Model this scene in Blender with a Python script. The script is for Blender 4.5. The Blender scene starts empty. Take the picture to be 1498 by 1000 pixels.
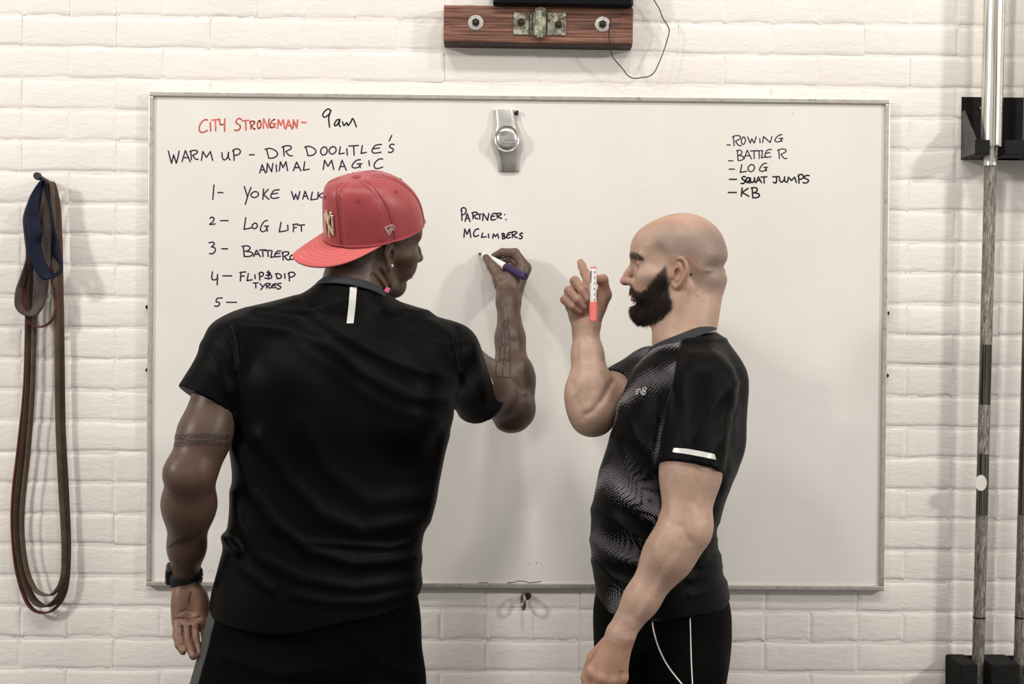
import bpy, bmesh, math, random
import numpy as np
from mathutils import Vector, Matrix

random.seed(7)
rng = np.random.default_rng(7)
scene = bpy.context.scene
COL = scene.collection

# ------------------------------------------------------------------ camera
CAM = np.array([-0.06167, -3.48065, 1.54964])
FPX = 2081.0
YAW, PITCH, ROLL = -0.01320, -0.01407, -0.00875


def cam_axes():
    cy, sy = math.cos(YAW), math.sin(YAW)
    cp, sp = math.cos(PITCH), math.sin(PITCH)
    cr, sr = math.cos(ROLL), math.sin(ROLL)
    Rz = np.array([[cy, -sy, 0], [sy, cy, 0], [0, 0, 1]])
    Rx = np.array([[1, 0, 0], [0, cp, -sp], [0, sp, cp]])
    Ry = np.array([[cr, 0, sr], [0, 1, 0], [-sr, 0, cr]])
    return Rz @ Rx @ Ry


CM = cam_axes()          # columns: right, forward, up
cam_data = bpy.data.cameras.new('camera')
cam_data.sensor_width = 36.0
cam_data.lens = FPX * 36.0 / 1498.0
cam_data.clip_start = 0.05
cam = bpy.data.objects.new('camera', cam_data)
COL.objects.link(cam)
m = Matrix.Identity(4)
for i in range(3):
    m[i][0] = CM[i, 0]
    m[i][1] = CM[i, 2]
    m[i][2] = -CM[i, 1]
    m[i][3] = CAM[i]
cam.matrix_world = m
scene.camera = cam


def P(px, py, y=0.0):
    """world point on the plane Y = y that the photograph shows at (px, py)"""
    d = CM @ np.array([(px - 749.0) / FPX, 1.0, (500.0 - py) / FPX])
    return CAM + d * ((y - CAM[1]) / d[1])


def PX(X):
    """photo pixel of world points (N,3)"""
    q = (X - CAM) @ CM
    return 749 + FPX * q[:, 0] / q[:, 1], 500 - FPX * q[:, 2] / q[:, 1]


# ------------------------------------------------------------------ light, exposure
scene.view_settings.view_transform = 'Standard'
scene.view_settings.look = 'None'
scene.view_settings.exposure = 0.0
scene.view_settings.gamma = 1.0
scene.view_settings.use_curve_mapping = False

world = bpy.data.worlds.new('room_light')
scene.world = world
world.use_nodes = True
bg = world.node_tree.nodes['Background']
bg.inputs[0].default_value = (1.0, 0.972, 0.93, 1)
bg.inputs[1].default_value = 0.50


def lamp(name, loc, tgt, power, size, size_y=None, col=(1.0, 0.962, 0.922)):
    ld = bpy.data.lights.new(name, 'AREA')
    ld.energy = power
    ld.color = col
    ld.shape = 'RECTANGLE'
    ld.size = size
    ld.size_y = size_y or size
    o = bpy.data.objects.new(name, ld)
    o.location = loc
    o.rotation_euler = (Vector(tgt) - Vector(loc)).to_track_quat('-Z', 'Y').to_euler()
    COL.objects.link(o)
    return o


for lx, ly, lz, pw in ((-4.4, -3.3, 3.5, 118), (-1.6, -2.7, 5.4, 46), (0.2, -2.8, 5.4, 46), (2.0, -2.7, 5.4, 46), (4.7, -3.3, 3.5, 118)):
    lamp('ceiling_lamp', (lx, ly, lz), (lx * 0.25, 0, 1.1), pw, 0.42)


# ------------------------------------------------------------------ helpers
def obj(name, me, mat=None, parent=None, smooth=False):
    o = bpy.data.objects.new(name, me)
    COL.objects.link(o)
    if mat is not None:
        for mm in (mat if isinstance(mat, (list, tuple)) else [mat]):
            me.materials.append(mm)
    if smooth:
        me.shade_smooth()
        if len(me.polygons) < 30000:
            me.set_sharp_from_angle(angle=math.radians(40))
    if parent is not None:
        o.parent = parent
        o.matrix_parent_inverse = Matrix.Translation(-Vector(parent.location)) if parent.type == 'EMPTY' else parent.matrix_basis.inverted()
    return o


def bmobj(name, bm, mat=None, parent=None, smooth=False):
    me = bpy.data.meshes.new(name)
    bm.to_mesh(me)
    bm.free()
    return obj(name, me, mat, parent, smooth)


def thing(name, label, cat, loc=(0, 0, 0), group=None):
    o = bpy.data.objects.new(name, None)
    o.empty_display_size = 0.05
    COL.objects.link(o)
    o.location = loc
    tag(o, label, cat, group)
    return o


def tag(o, label, cat, group=None):
    o['label'] = label
    o['category'] = cat
    if group:
        o['group'] = group
    return o


def struct(o):
    o['kind'] = 'structure'
    return o


def add_box(bm, c, s, rot=None, bevel=0.0, seg=2):
    r = bmesh.ops.create_cube(bm, size=1.0)
    vs = r['verts']
    M = Matrix.Translation(Vector(c)) @ (rot.to_4x4() if rot is not None else Matrix.Identity(4)) @ Matrix.Diagonal((s[0], s[1], s[2], 1))
    bmesh.ops.transform(bm, matrix=M, verts=vs)
    if bevel > 0:
        es = list({e for v in vs for e in v.link_edges})
        bmesh.ops.bevel(bm, geom=es, offset=bevel, segments=seg, affect='EDGES', profile=0.6)
    return vs


def add_cyl(bm, a, b, r1, r2=None, n=24, caps=True):
    a, b = Vector(a), Vector(b)
    r2 = r1 if r2 is None else r2
    q = (b - a).to_track_quat('Z', 'Y').to_matrix().to_4x4()
    M = Matrix.Translation((a + b) / 2) @ q
    r = bmesh.ops.create_cone(bm, cap_ends=caps, segments=n, radius1=r1, radius2=r2, depth=(b - a).length, matrix=M)
    return r['verts']


def add_tube(bm, pts, r, n=8, closed=False, flat=None):
    """tube along pts; r scalar or list; flat=(vector, factor) squashes the section along the vector"""
    pts = [Vector(p) for p in pts]
    N = len(pts)
    rs = r if isinstance(r, (list, tuple, np.ndarray)) else [r] * N
    rings = []
    up = None
    for i, p in enumerate(pts):
        if closed:
            t = (pts[(i + 1) % N] - pts[i - 1]).normalized()
        else:
            t = (pts[min(i + 1, N - 1)] - pts[max(i - 1, 0)]).normalized()
        if up is None:
            up = Vector((0, 0, 1)) if abs(t.z) < 0.9 else Vector((0, 1, 0))
        u = (up - t * up.dot(t)).normalized()
        up = u
        v = t.cross(u)
        ring = []
        for k in range(n):
            a = 2 * math.pi * k / n
            off = (u * math.cos(a) + v * math.sin(a)) * rs[i]
            if flat:
                fv = Vector(flat[0]).normalized()
                off = off - fv * off.dot(fv) * (1 - flat[1])
            ring.append(bm.verts.new(p + off))
        rings.append(ring)
    M = N if closed else N - 1
    for i in range(M):
        a, b = rings[i], rings[(i + 1) % N]
        for k in range(n):
            bm.faces.new((a[k], a[(k + 1) % n], b[(k + 1) % n], b[k]))
    if not closed:
        bm.faces.new(rings[0][::-1])
        bm.faces.new(rings[-1])


def smooth_path(pts, sub=6, closed=False):
    """Catmull-Rom through pts"""
    pts = [np.array(p, float) for p in pts]
    N = len(pts)
    out = []
    M = N if closed else N - 1
    for i in range(M):
        if closed:
            p0, p1, p2, p3 = pts[i - 1], pts[i], pts[(i + 1) % N], pts[(i + 2) % N]
        else:
            p0, p1, p2, p3 = pts[max(i - 1, 0)], pts[i], pts[i + 1], pts[min(i + 2, N - 1)]
        for k in range(sub):
            t = k / sub
            out.append(0.5 * ((2 * p1) + (-p0 + p2) * t + (2 * p0 - 5 * p1 + 4 * p2 - p3) * t * t + (-p0 + 3 * p1 - 3 * p2 + p3) * t ** 3))
    if not closed:
        out.append(pts[-1])
    return out


class NT:
    """tiny node-material builder"""
    def __init__(self, name, rough=0.6, metal=0.0, col=(0.8, 0.8, 0.8), spec=0.5):
        self.m = bpy.data.materials.new(name)
        self.m.use_nodes = True
        self.t = self.m.node_tree
        self.b = self.t.nodes['Principled BSDF']
        self.b.inputs['Roughness'].default_value = rough
        self.b.inputs['Metallic'].default_value = metal
        self.b.inputs['Base Color'].default_value = (*col, 1)
        self.b.inputs['Specular IOR Level'].default_value = spec

    def n(self, typ, **kw):
        nd = self.t.nodes.new(typ)
        for k, v in kw.items():
            if k in nd.inputs:
                nd.inputs[k].default_value = v
            else:
                setattr(nd, k, v)
        return nd

    def l(self, a, b):
        self.t.links.new(a, b)

    def coord(self, kind='Object'):
        return self.n('ShaderNodeTexCoord').outputs[kind]

    def mapping(self, src, scale=(1, 1, 1), rot=(0, 0, 0)):
        mp = self.n('ShaderNodeMapping')
        mp.inputs['Scale'].default_value = scale
        mp.inputs['Rotation'].default_value = rot
        self.l(src, mp.inputs['Vector'])
        return mp.outputs[0]

    def noise(self, src, scale, detail=4, rough=0.55, dist=0.0):
        nd = self.n('ShaderNodeTexNoise')
        nd.inputs['Scale'].default_value = scale
        nd.inputs['Detail'].default_value = detail
        nd.inputs['Roughness'].default_value = rough
        nd.inputs['Distortion'].default_value = dist
        if src is not None:
            self.l(src, nd.inputs['Vector'])
        return nd.outputs['Fac']

    def ramp(self, src, stops):
        r = self.n('ShaderNodeValToRGB')
        e = r.color_ramp.elements
        while len(e) < len(stops):
            e.new(0.5)
        for k, (p, c) in enumerate(stops):
            e[k].position = p
            e[k].color = (*c, 1) if len(c) == 3 else c
        self.l(src, r.inputs[0])
        return r.outputs[0]

    def mix(self, fac, a, b, mode='MIX'):
        mx = self.n('ShaderNodeMix', data_type='RGBA', blend_type=mode)
        for sock, v in ((mx.inputs[0], fac), (mx.inputs[6], a), (mx.inputs[7], b)):
            if isinstance(v, (int, float)):
                sock.default_value = v
            elif isinstance(v, tuple):
                sock.default_value = (*v, 1)
            else:
                self.l(v, sock)
        return mx.outputs[2]

    def math(self, op, a, b=None, clamp=False):
        nd = self.n('ShaderNodeMath', operation=op)
        nd.use_clamp = clamp
        for i, v in enumerate((a, b)):
            if v is None:
                continue
            if isinstance(v, (int, float)):
                nd.inputs[i].default_value = v
            else:
                self.l(v, nd.inputs[i])
        return nd.outputs[0]

    def bump(self, h, strength=0.3, dist=0.002):
        bp = self.n('ShaderNodeBump')
        bp.inputs['Strength'].default_value = strength
        bp.inputs['Distance'].default_value = dist
        self.l(h, bp.inputs['Height'])
        self.l(bp.outputs[0], self.b.inputs['Normal'])
        return bp

    def base(self, c):
        self.l(c, self.b.inputs['Base Color'])


def simple(name, col, rough=0.5, metal=0.0, spec=0.5, nscale=None, namt=0.25, bump=0.0, bscale=300):
    t = NT(name, rough, metal, col, spec)
    if nscale:
        co = t.coord()
        f = t.noise(co, nscale, 5)
        lo = tuple(c * (1 - namt) for c in col)
        hi = tuple(min(1, c * (1 + namt)) for c in col)
        t.base(t.ramp(f, [(0.3, lo), (0.7, hi)]))
    if bump > 0:
        t.bump(t.noise(t.coord(), bscale, 3), bump, 0.001)
    return t.m


# ------------------------------------------------------------------ materials of the room
WALLC = (0.80, 0.755, 0.69)


def wall_mat(name):
    t = NT(name, 0.55, 0, WALLC, 0.35)
    g = t.n('ShaderNodeNewGeometry').outputs['Position']
    big = t.noise(g, 2.2, 3)
    c1 = t.ramp(big, [(0.3, (0.77, 0.72, 0.665)), (0.7, (0.84, 0.79, 0.735))])
    st = t.mapping(g, (6, 6, 14))
    smudge = t.noise(st, 1.6, 6, 0.7)
    f = t.ramp(smudge, [(0.60, (0, 0, 0)), (0.80, (1, 1, 1))])
    c2 = t.mix(f, c1, (0.70, 0.645, 0.565))
    sp = t.noise(g, 90, 4, 0.6)
    f2 = t.ramp(sp, [(0.74, (0, 0, 0)), (0.80, (1, 1, 1))])
    c3 = t.mix(t.math('MULTIPLY', f2, 0.5), c2, (0.38, 0.31, 0.23))
    t.base(c3)
    h1 = t.noise(t.mapping(g, (1, 1, 2.6)), 26, 6, 0.62, 0.6)
    h2 = t.noise(g, 150, 5, 0.7)
    h = t.math('ADD', t.math('MULTIPLY', h1, 1.0), t.math('MULTIPLY', h2, 0.22))
    t.bump(h, 0.24, 0.010)
    return t.m


M_BRICK = wall_mat('painted_brick')
M_MORTAR = wall_mat('painted_mortar')

# ------------------------------------------------------------------ wall, floor
WX0, WX1, WZ1 = -2.6, 2.6, 3.6
bm = bmesh.new()
add_box(bm, (0, 0.111, WZ1 / 2), (WX1 - WX0, 0.2206, WZ1))
wall = struct(bmobj('wall_back', bm, M_MORTAR))
# a floor
tfl = NT('rubber_floor', 0.8, 0, (0.07, 0.07, 0.07))
g_ = tfl.coord()
tfl.base(tfl.ramp(tfl.noise(g_, 180, 3), [(0.45, (0.030, 0.030, 0.031)), (0.72, (0.10, 0.10, 0.10))]))
tfl.bump(tfl.noise(g_, 300, 3), 0.3)
bm = bmesh.new()
add_box(bm, (0, -2.4, -0.05), (5.2, 5.2, 0.1))
struct(bmobj('floor', bm, tfl.m))

# bricks: each its own object
COURSE = 0.0757
BL, BH, BD = 0.228, 0.0757, 0.0
Z_OFF = 0.012


def brick_mesh(L, H, seed):
    r = np.random.default_rng(seed)
    g = 0.0014
    hx, hz = L / 2, H / 2
    xs = [-hx + .0003, -hx + g + .004, -hx + g + .009, -hx * .3, hx * .35, hx - g - .009, hx - g - .004, hx - .0003]
    zs = [-hz + g, -hz + g + .004, -hz + g + .012, 0, hz - g - .012, hz - g - .004, hz - g]
    wob = r.uniform(-1, 1, (len(xs), 2)) * 0.0022
    bm = bmesh.new()
    grid = []
    for i, x in enumerate(xs):
        row = []
        for k, z in enumerate(zs):
            e = min(i, len(xs) - 1 - i, k, len(zs) - 1 - k)
            y = -0.0012 + r.normal(0, 0.00022)
            if i in (0, len(xs) - 1):
                y = 0.0006 + r.uniform(0, .0006)
            if k in (0, len(zs) - 1):
                y = 0.0022 + r.uniform(-.0022, .0012)
            if k in (1, len(zs) - 2):
                y = -0.0006 + r.uniform(-.0004, .0008)
            zz = z + (wob[i, 0] if k < 3 else (wob[i, 1] if k > 3 else 0)) * (1.0 if k in (0, 1, 2, 4, 5, 6) else 0)
            row.append(bm.verts.new((x, y, zz)))
        grid.append(row)
    for i in range(len(xs) - 1):
        for k in range(len(zs) - 1):
            bm.faces.new((grid[i][k], grid[i + 1][k], grid[i + 1][k + 1], grid[i][k + 1]))
    me = bpy.data.meshes.new('brick')
    bm.to_mesh(me)
    bm.free()
    me.materials.append(M_BRICK)
    me.shade_smooth()
    return me


full = [brick_mesh(0.228, BH, s) for s in range(8)]
head = [brick_mesh(0.114, BH, 50 + s) for s in range(5)]
rest_bm = bmesh.new()
bl0 = P(222, 150, -0.02)
bl1 = P(1296, 860, -0.02)
nbrick = 0
ncourse = int(WZ1 / COURSE)
for c in range(ncourse):
    z = Z_OFF + (c + 0.5) * COURSE
    if z + BH / 2 > WZ1:
        break
    header = (c % 4 == 2)
    L = 0.114 if header else 0.228
    meshes = head if header else full
    x = WX0 + (0.0 if c % 2 else L / 2) + (0.057 if header else 0) + 0.02
    while x + L <= WX1:
        cx = x + L / 2
        x += L
        inview = (-1.42 < cx < 1.40) and (0.72 < z < 2.42)
        hidden = (bl0[0] + 0.10 < cx < bl1[0] - 0.10) and (0.97 < z < 2.05)
        mi = random.choice(meshes)
        if inview and not hidden and nbrick < 300:
            o = bpy.data.objects.new('brick', mi)
            o.location = (cx + random.uniform(-.0008, .0008), random.uniform(-0.0008, 0.0008), z + random.uniform(-.0008, .0008))
            o.rotation_euler = (random.uniform(-.008, .008), random.uniform(-.003, .003), random.uniform(-.005, .005))
            o.parent = wall
            COL.objects.link(o)
            nbrick += 1
        else:
            n0 = len(rest_bm.verts)
            rest_bm.from_mesh(mi)
            rest_bm.verts.ensure_lookup_table()
            bmesh.ops.translate(rest_bm, vec=(cx, 0, z), verts=rest_bm.verts[n0:])
ro = bmobj('brickwork', rest_bm, M_BRICK, wall, True)
ro['kind'] = 'stuff'
print('bricks', nbrick)

# ------------------------------------------------------------------ whiteboard
tb = NT('whiteboard_enamel', 0.22, 0, (0.78, 0.745, 0.69), 0.5)
co = tb.coord()
sm = tb.noise(tb.mapping(co, (1.3, 1, 0.8)), 1.8, 5, 0.6, 0.5)
cA = tb.ramp(sm, [(0.35, (0.80, 0.765, 0.715)), (0.68, (0.745, 0.705, 0.645))])
# faint wiped-off ink streaks
wp = tb.noise(tb.mapping(co, (3, 1, 26), (0, 0.25, 0)), 1.5, 6, 0.65)
fw = tb.ramp(wp, [(0.58, (0, 0, 0)), (0.78, (1, 1, 1))])
cB = tb.mix(tb.math('MULTIPLY', fw, 0.30), cA, (0.66, 0.63, 0.60))
# ink specks
vo = tb.n('ShaderNodeTexVoronoi')
vo.inputs['Scale'].default_value = 16
tb.l(co, vo.inputs['Vector'])
f3 = tb.ramp(vo.outputs['Distance'], [(0.018, (1, 1, 1)), (0.03, (0, 0, 0))])
sel = tb.ramp(tb.noise(co, 5, 2), [(0.60, (0, 0, 0)), (0.63, (1, 1, 1))])
cC = tb.mix(tb.math('MULTIPLY', f3, sel), cB, (0.10, 0.09, 0.12))
tb.base(cC)
rr = tb.ramp(sm, [(0.3, (0.24,) * 3), (0.7, (0.36,) * 3)])
tb.l(rr, tb.b.inputs['Roughness'])

M_ALU = NT('worn_aluminium', 0.42, 0.85, (0.55, 0.52, 0.47))
co = M_ALU.coord()
sc_ = M_ALU.noise(M_ALU.mapping(co, (4, 30, 4)), 14, 6, 0.7)
M_ALU.base(M_ALU.ramp(sc_, [(0.30, (0.30, 0.265, 0.22)), (0.42, (0.56, 0.52, 0.46)), (0.7, (0.68, 0.64, 0.58))]))
M_ALU = M_ALU.m

BX0, BX1, BZ0, BZ1 = -0.9, 0.9, 0.9, 2.1
board = thing('whiteboard', 'large white dry-wipe board with grey metal frame screwed to the brick wall, covered in handwriting', 'whiteboard', (0, 0, 0.9))
bm = bmesh.new()
add_box(bm, (0, -0.011, 1.5), (1.786, 0.008, 1.186))
bmobj('writing_surface', bm, tb.m, board)
for nm, c, s in (('top', (0, -0.0120, BZ1 - 0.006), (1.8, 0.020, 0.012)), ('bottom', (0, -0.0120, BZ0 + 0.006), (1.8, 0.020, 0.012)),
                 ('left', (BX0 + 0.006, -0.0120, 1.5), (0.012, 0.020, 1.176)), ('right', (BX1 - 0.006, -0.0120, 1.5), (0.012, 0.020, 1.176))):
    bm = bmesh.new()
    add_box(bm, c, s, bevel=0.0022)
    bmobj('frame_rail', bm, M_ALU, board)
M_DARKMETAL = simple('dark_iron', (0.025, 0.02, 0.018), 0.55, 0.6, nscale=60, namt=0.6)
for px, py in ((216, 449), (216, 541), (1298, 458), (1297, 549)):
    p = P(px, py, -0.012)
    bm = bmesh.new()
    add_cyl(bm, (p[0], -0.002, p[2]), (p[0], -0.016, p[2]), 0.0062, 0.0048, 16)
    add_box(bm, (p[0], -0.017, p[2]), (0.0015, 0.002, 0.007))
    bmobj('fixing_screw', bm, M_DARKMETAL, board, False)

# ------------------------------------------------------------------ handwriting
GL = {
    'A': [[(0, 0), (.42, 1)], [(.42, 1), (1, -.02)], [(.15, .36), (.8, .36)]],
    'B': [[(.12, .95), (.2, 0)], [(0, .95), (.5, 1), (.75, .8), (.55, .55), (.25, .5)], [(.3, .5), (.85, .4), (1, .2), (.7, .02), (.2, 0)]],
    'C': [[(1, .98), (.7, 1), (.3, .8), (0, .4), (.1, .05), (.5, 0), (1, .15)]],
    'D': [[(.12, .92), (.3, .02)], [(0, .9), (.4, 1), (.85, .75), (1, .4), (.75, .08), (.3, 0)]],
    'E': [[(1, 1), (.4, .92), (.1, .55), (0, .2), (.25, 0), (.95, .1)], [(.12, .5), (.8, .6)]],
    'F': [[(.2, .95), (.1, 0)], [(0, .93), (1, 1)], [(.15, .5), (.75, .55)]],
    'G': [[(.85, 1), (.45, .9), (.1, .5), (0, .15), (.3, 0), (.7, .15), (.8, .5)], [(.5, .5), (1, .5)], [(.8, .5), (.85, .05)]],
    'I': [[(.4, 1), (.6, 0)]],
    'J': [[(0, .95), (1, 1)], [(.6, .97), (.65, .3), (.45, 0), (.1, .15)]],
    'K': [[(.15, 1), (.05, 0)], [(.9, .95), (.15, .45)], [(.15, .45), (1, .0)]],
    'L': [[(.25, 1), (.05, .1), (.1, 0), (1, .12)]],
    'M': [[(0, 0), (.12, 1)], [(.12, 1), (.45, .35)], [(.45, .35), (.8, 1)], [(.8, 1), (1, 0)]],
    'N': [[(0, 0), (.1, 1)], [(.1, 1), (.8, .02)], [(.8, .02), (1, 1)]],
    'O': [[(.5, 1), (.12, .75), (0, .35), (.3, 0), (.75, .1), (1, .5), (.85, .9), (.5, 1)]],
    'P': [[(.1, .95), (.2, 0)], [(0, .8), (.3, 1), (.8, .98), (1, .75), (.7, .5), (.2, .45)]],
    'Q': [[(.5, 1), (.12, .75), (0, .35), (.3, 0), (.75, .1), (.95, .5), (.85, .9), (.5, 1)], [(.5, .35), (1, -.1)]],
    'R': [[(.12, .95), (.2, 0)], [(0, .85), (.4, 1), (.85, .95), (.85, .7), (.35, .45)], [(.35, .45), (.7, .05), (1, .03)]],
    'S': [[(.95, .95), (.55, 1), (.2, .78), (.35, .58), (.75, .45), (.8, .2), (.4, 0), (0, .05)]],
    'T': [[(0, .95), (1, 1)], [(.5, .97), (.55, 0)]],
    'U': [[(0, .95), (.05, .3), (.3, 0), (.65, .3), (.8, 1)], [(.8, 1), (.8, .3), (1, 0)]],
    'W': [[(0, 1), (.3, 0)], [(.3, 0), (.5, .7)], [(.5, .7), (.75, 0)], [(.75, 0), (.9, .5), (1, 1)]],
    'Y': [[(0, 1), (.45, .45)], [(1, .95), (.55, .5), (.15, 0)]],
    'y': [[(0, 1), (.1, .6), (.4, .5), (.85, .6)], [(.95, 1), (.9, .5), (.9, 0)]],
    '1': [[(.7, 1), (.3, 0)]],
    '2': [[(.1, .85), (.45, 1), (.8, .8), (.6, .4), (.05, .03), (1, .1)]],
    '3': [[(0, .95), (.6, 1), (.8, .8), (.35, .6)], [(.35, .6), (.9, .5), (.9, .2), (.5, 0), (.1, .02)]],
    '4': [[(.1, 1), (0, .5), (.35, .38), (.9, .5)], [(.85, .8), (.8, 0)]],
    '5': [[(1, .97), (.35, .93)], [(.35, .93), (.2, .55), (.6, .45), (.65, .2), (.35, 0), (0, .05)]],
    '9': [[(.95, .9), (.6, 1), (.1, .8), (0, .62), (.3, .55), (.8, .75), (.95, .92), (.7, .5), (.8, 0)]],
    'a': [[(.9, .95), (.4, .9), (0, .4), (.1, .1), (.5, .3), (.9, .9), (.75, .3), (1, 0)]],
    'm': [[(0, .6), (.1, .15), (.3, .5), (.4, .15), (.6, .6), (.75, 1), (1, 0)]],
    '&': [[(.3, .95), (.7, .9), (.75, .7), (.2, .5)], [(.2, .5), (.95, .5), (.9, .1), (.5, 0), (0, .1)], [(.55, 1.15), (.5, -.05)]],
    '-': [[(0, .5), (1, .5)]],
    ':': [[(.3, .9), (.32, .86)], [(.7, .1), (.72, .06)]],
    "'": [[(.8, 1), (.2, 0)]],
}
CURVY = set("BCDEGJLOPQRSUWyY23459am&")


def ink_mat(name, col):
    return simple(name, col, 0.45, spec=0.4, nscale=70, namt=0.45)


INK_P = ink_mat('navy_violet_ink', (0.022, 0.012, 0.040))
INK_K = ink_mat('black_ink', (0.012, 0.011, 0.012))
INK_R = ink_mat('red_ink', (0.62, 0.13, 0.09))
YB = -0.0153


def write(org, sc, items, mat, w=2.2, y=YB, label=None):
    """items: (glyph, x0, y_top, x1, y_bottom) in a zoomed crop with origin org and scale sc; every glyph a part"""
    k = 0
    for ch, x0, y0, x1, y1 in items:
        bm = bmesh.new()
        for st in GL[ch]:
            pts = smooth_path([(a, b, 0) for a, b in st], 6) if (ch in CURVY and len(st) > 2) else [np.array((a, b, 0.0)) for a, b in st]
            W = [P(org[0] + (x0 + (x1 - x0) * q[0]) / sc, org[1] + (y1 + (y0 - y1) * q[1]) / sc, y) for q in pts]
            k += 1
            yy = y - 0.00003 * (k % 5)
            hw = w * 0.5 * 1.66e-3
            for i in range(len(W) - 1):
                a, b = W[i], W[i + 1]
                d = b - a
                ln = np.hypot(d[0], d[2])
                if ln < 1e-6:
                    continue
                nx, nz = -d[2] / ln * hw, d[0] / ln * hw
                vs = [bm.verts.new((a[0] + nx, yy, a[2] + nz)), bm.verts.new((a[0] - nx, yy, a[2] - nz)),
                      bm.verts.new((b[0] - nx, yy, b[2] - nz)), bm.verts.new((b[0] + nx, yy, b[2] + nz))]
                bm.faces.new(vs)
            for a in (W if len(W) < 4 else W[::2]):
                vs = [bm.verts.new((a[0] + hw * math.cos(t), yy - 0.00001, a[2] + hw * math.sin(t))) for t in np.linspace(0, 2 * math.pi, 8, endpoint=False)]
                bm.faces.new(vs)
        o = bmobj('handwritten_letter' if ch not in "-:'" else 'ink_mark', bm, mat, board)
        if mat is INK_R:
            o['label'] = 'red ink letter'


def W_(name, label, org, sc, items, mat, w=2.2):
    write(org, sc, items, mat, w)


W_('handwriting', 'red handwriting CITY STRONGMAN', (280, 150), 5.992,
   [('C', 68, 150, 140, 260), ('I', 158, 172, 176, 248), ('T', 180, 148, 240, 245), ('y', 246, 142, 296, 250), ('S', 378, 140, 440, 245), ('T', 445, 155, 505, 240),
    ('R', 512, 162, 558, 232), ('O', 578, 158, 610, 225), ('N', 628, 142, 682, 225), ('G', 690, 148, 738, 220), ('M', 755, 150, 818, 226),
    ('A', 828, 152, 882, 230), ('N', 890, 150, 932, 224), ('-', 965, 165, 1008, 183)], INK_R, 2.3)
W_('handwriting', 'dark handwriting 9am', (280, 150), 5.992, [('9', 1152, 55, 1226, 215), ('a', 1255, 145, 1306, 210), ('m', 1325, 140, 1446, 212)], INK_K, 2.2)
W_('handwriting', 'dark handwriting WARM UP', (240, 190), 8.322,
   [('W', 52, 258, 182, 405), ('A', 218, 250, 318, 385), ('R', 312, 248, 415, 360), ('M', 455, 262, 592, 370), ('U', 705, 270, 805, 365), ('P', 835, 232, 930, 370), ('-', 1040, 290, 1098, 312)], INK_P, 2.0)
W_('handwriting', "dark handwriting DR DOOLITLE'S", (370, 190), 6.513,
   [('D', 115, 175, 235, 270), ('R', 278, 150, 375, 248), ('D', 492, 155, 600, 245), ('O', 645, 160, 708, 238), ('O', 726, 158, 793, 228), ('L', 820, 160, 870, 228),
    ('I', 886, 178, 908, 240), ('T', 914, 148, 1005, 240), ('L', 1030, 148, 1080, 222), ('E', 1135, 138, 1225, 220), ('S', 1290, 135, 1348, 214), ("'", 1290, 52, 1330, 105)], INK_P, 2.0)
W_('handwriting', 'dark handwriting ANIMAL MAGIC', (370, 190), 6.513,
   [('A', 65, 330, 120, 408), ('N', 132, 318, 190, 400), ('I', 212, 330, 235, 398), ('M', 252, 302, 330, 388), ('A', 385, 305, 458, 388), ('L', 480, 302, 536, 382),
    ('M', 670, 288, 770, 376), ('A', 820, 288, 890, 382), ('G', 945, 282, 1038, 362), ('I', 1094, 292, 1122, 340), ('C', 1155, 275, 1236, 366)], INK_P, 2.0)
W_('handwriting', 'dark handwriting YOKE WALK', (290, 260), 7.49,
   [('1', 150, 78, 182, 235), ('-', 215, 152, 270, 170), ('Y', 505, 95, 578, 290), ('O', 578, 150, 660, 215), ('K', 705, 120, 775, 235), ('E', 795, 130, 888, 225),
    ('W', 1022, 150, 1112, 238), ('A', 1145, 145, 1205, 232), ('L', 1232, 155, 1305, 240), ('K', 1305, 158, 1375, 228)], INK_P, 2.0)
W_('handwriting', 'dark handwriting LOG LIFT', (290, 260), 7.49,
   [('2', 122, 430, 186, 512), ('-', 245, 455, 328, 482), ('L', 500, 436, 582, 562), ('O', 590, 495, 648, 556), ('G', 682, 466, 770, 590), ('L', 886, 485, 970, 590), ('I', 974, 518, 990, 572),
    ('F', 1036, 505, 1090, 590), ('T', 1090, 515, 1165, 585)], INK_P, 2.0)
W_('handwriting', 'dark handwriting BATTLEROPE', (290, 340), 7.49,
   [('3', 118, 105, 190, 232), ('-', 258, 165, 320, 190), ('B', 480, 145, 598, 262), ('A', 608, 192, 680, 262), ('T', 672, 188, 740, 262), ('T', 730, 195, 795, 262), ('L', 795, 200, 850, 270), ('E', 838, 200, 905, 265),
    ('R', 915, 210, 1000, 300), ('O', 1005, 245, 1055, 295), ('P', 1062, 235, 1120, 310)], INK_P, 2.1)
W_('handwriting', 'dark handwriting FLIP & DIP', (290, 340), 7.49,
   [('4', 148, 430, 222, 572), ('-', 270, 458, 366, 490), ('F', 455, 430, 520, 530), ('L', 535, 450, 590, 525), ('I', 612, 462, 632, 505), ('P', 665, 436, 715, 520), ('&', 730, 430, 805, 505),
    ('D', 845, 448, 912, 505), ('I', 940, 450, 958, 500), ('P', 985, 435, 1060, 530)], INK_P, 2.1)
W_('handwriting', 'dark handwriting TYRES', (290, 340), 7.49,
   [('T', 602, 550, 655, 606), ('Y', 678, 558, 738, 625), ('R', 738, 556, 795, 608), ('E', 805, 560, 860, 604), ('S', 862, 554, 912, 618)], INK_P, 2.0)
W_('handwriting', 'dark handwriting 5', (290, 340), 7.49, [('5', 178, 712, 262, 808), ('-', 310, 752, 420, 775)], INK_P, 2.0)
W_('handwriting', 'dark handwriting PARTNER', (660, 290), 11.52,
   [('P', 165, 160, 252, 370), ('A', 235, 255, 318, 385), ('R', 350, 232, 450, 345), ('T', 450, 265, 508, 350), ('N', 530, 255, 635, 372), ('E', 670, 250, 750, 365), ('R', 760, 250, 850, 335), (':', 885, 262, 940, 365)], INK_P, 2.1)
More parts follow.
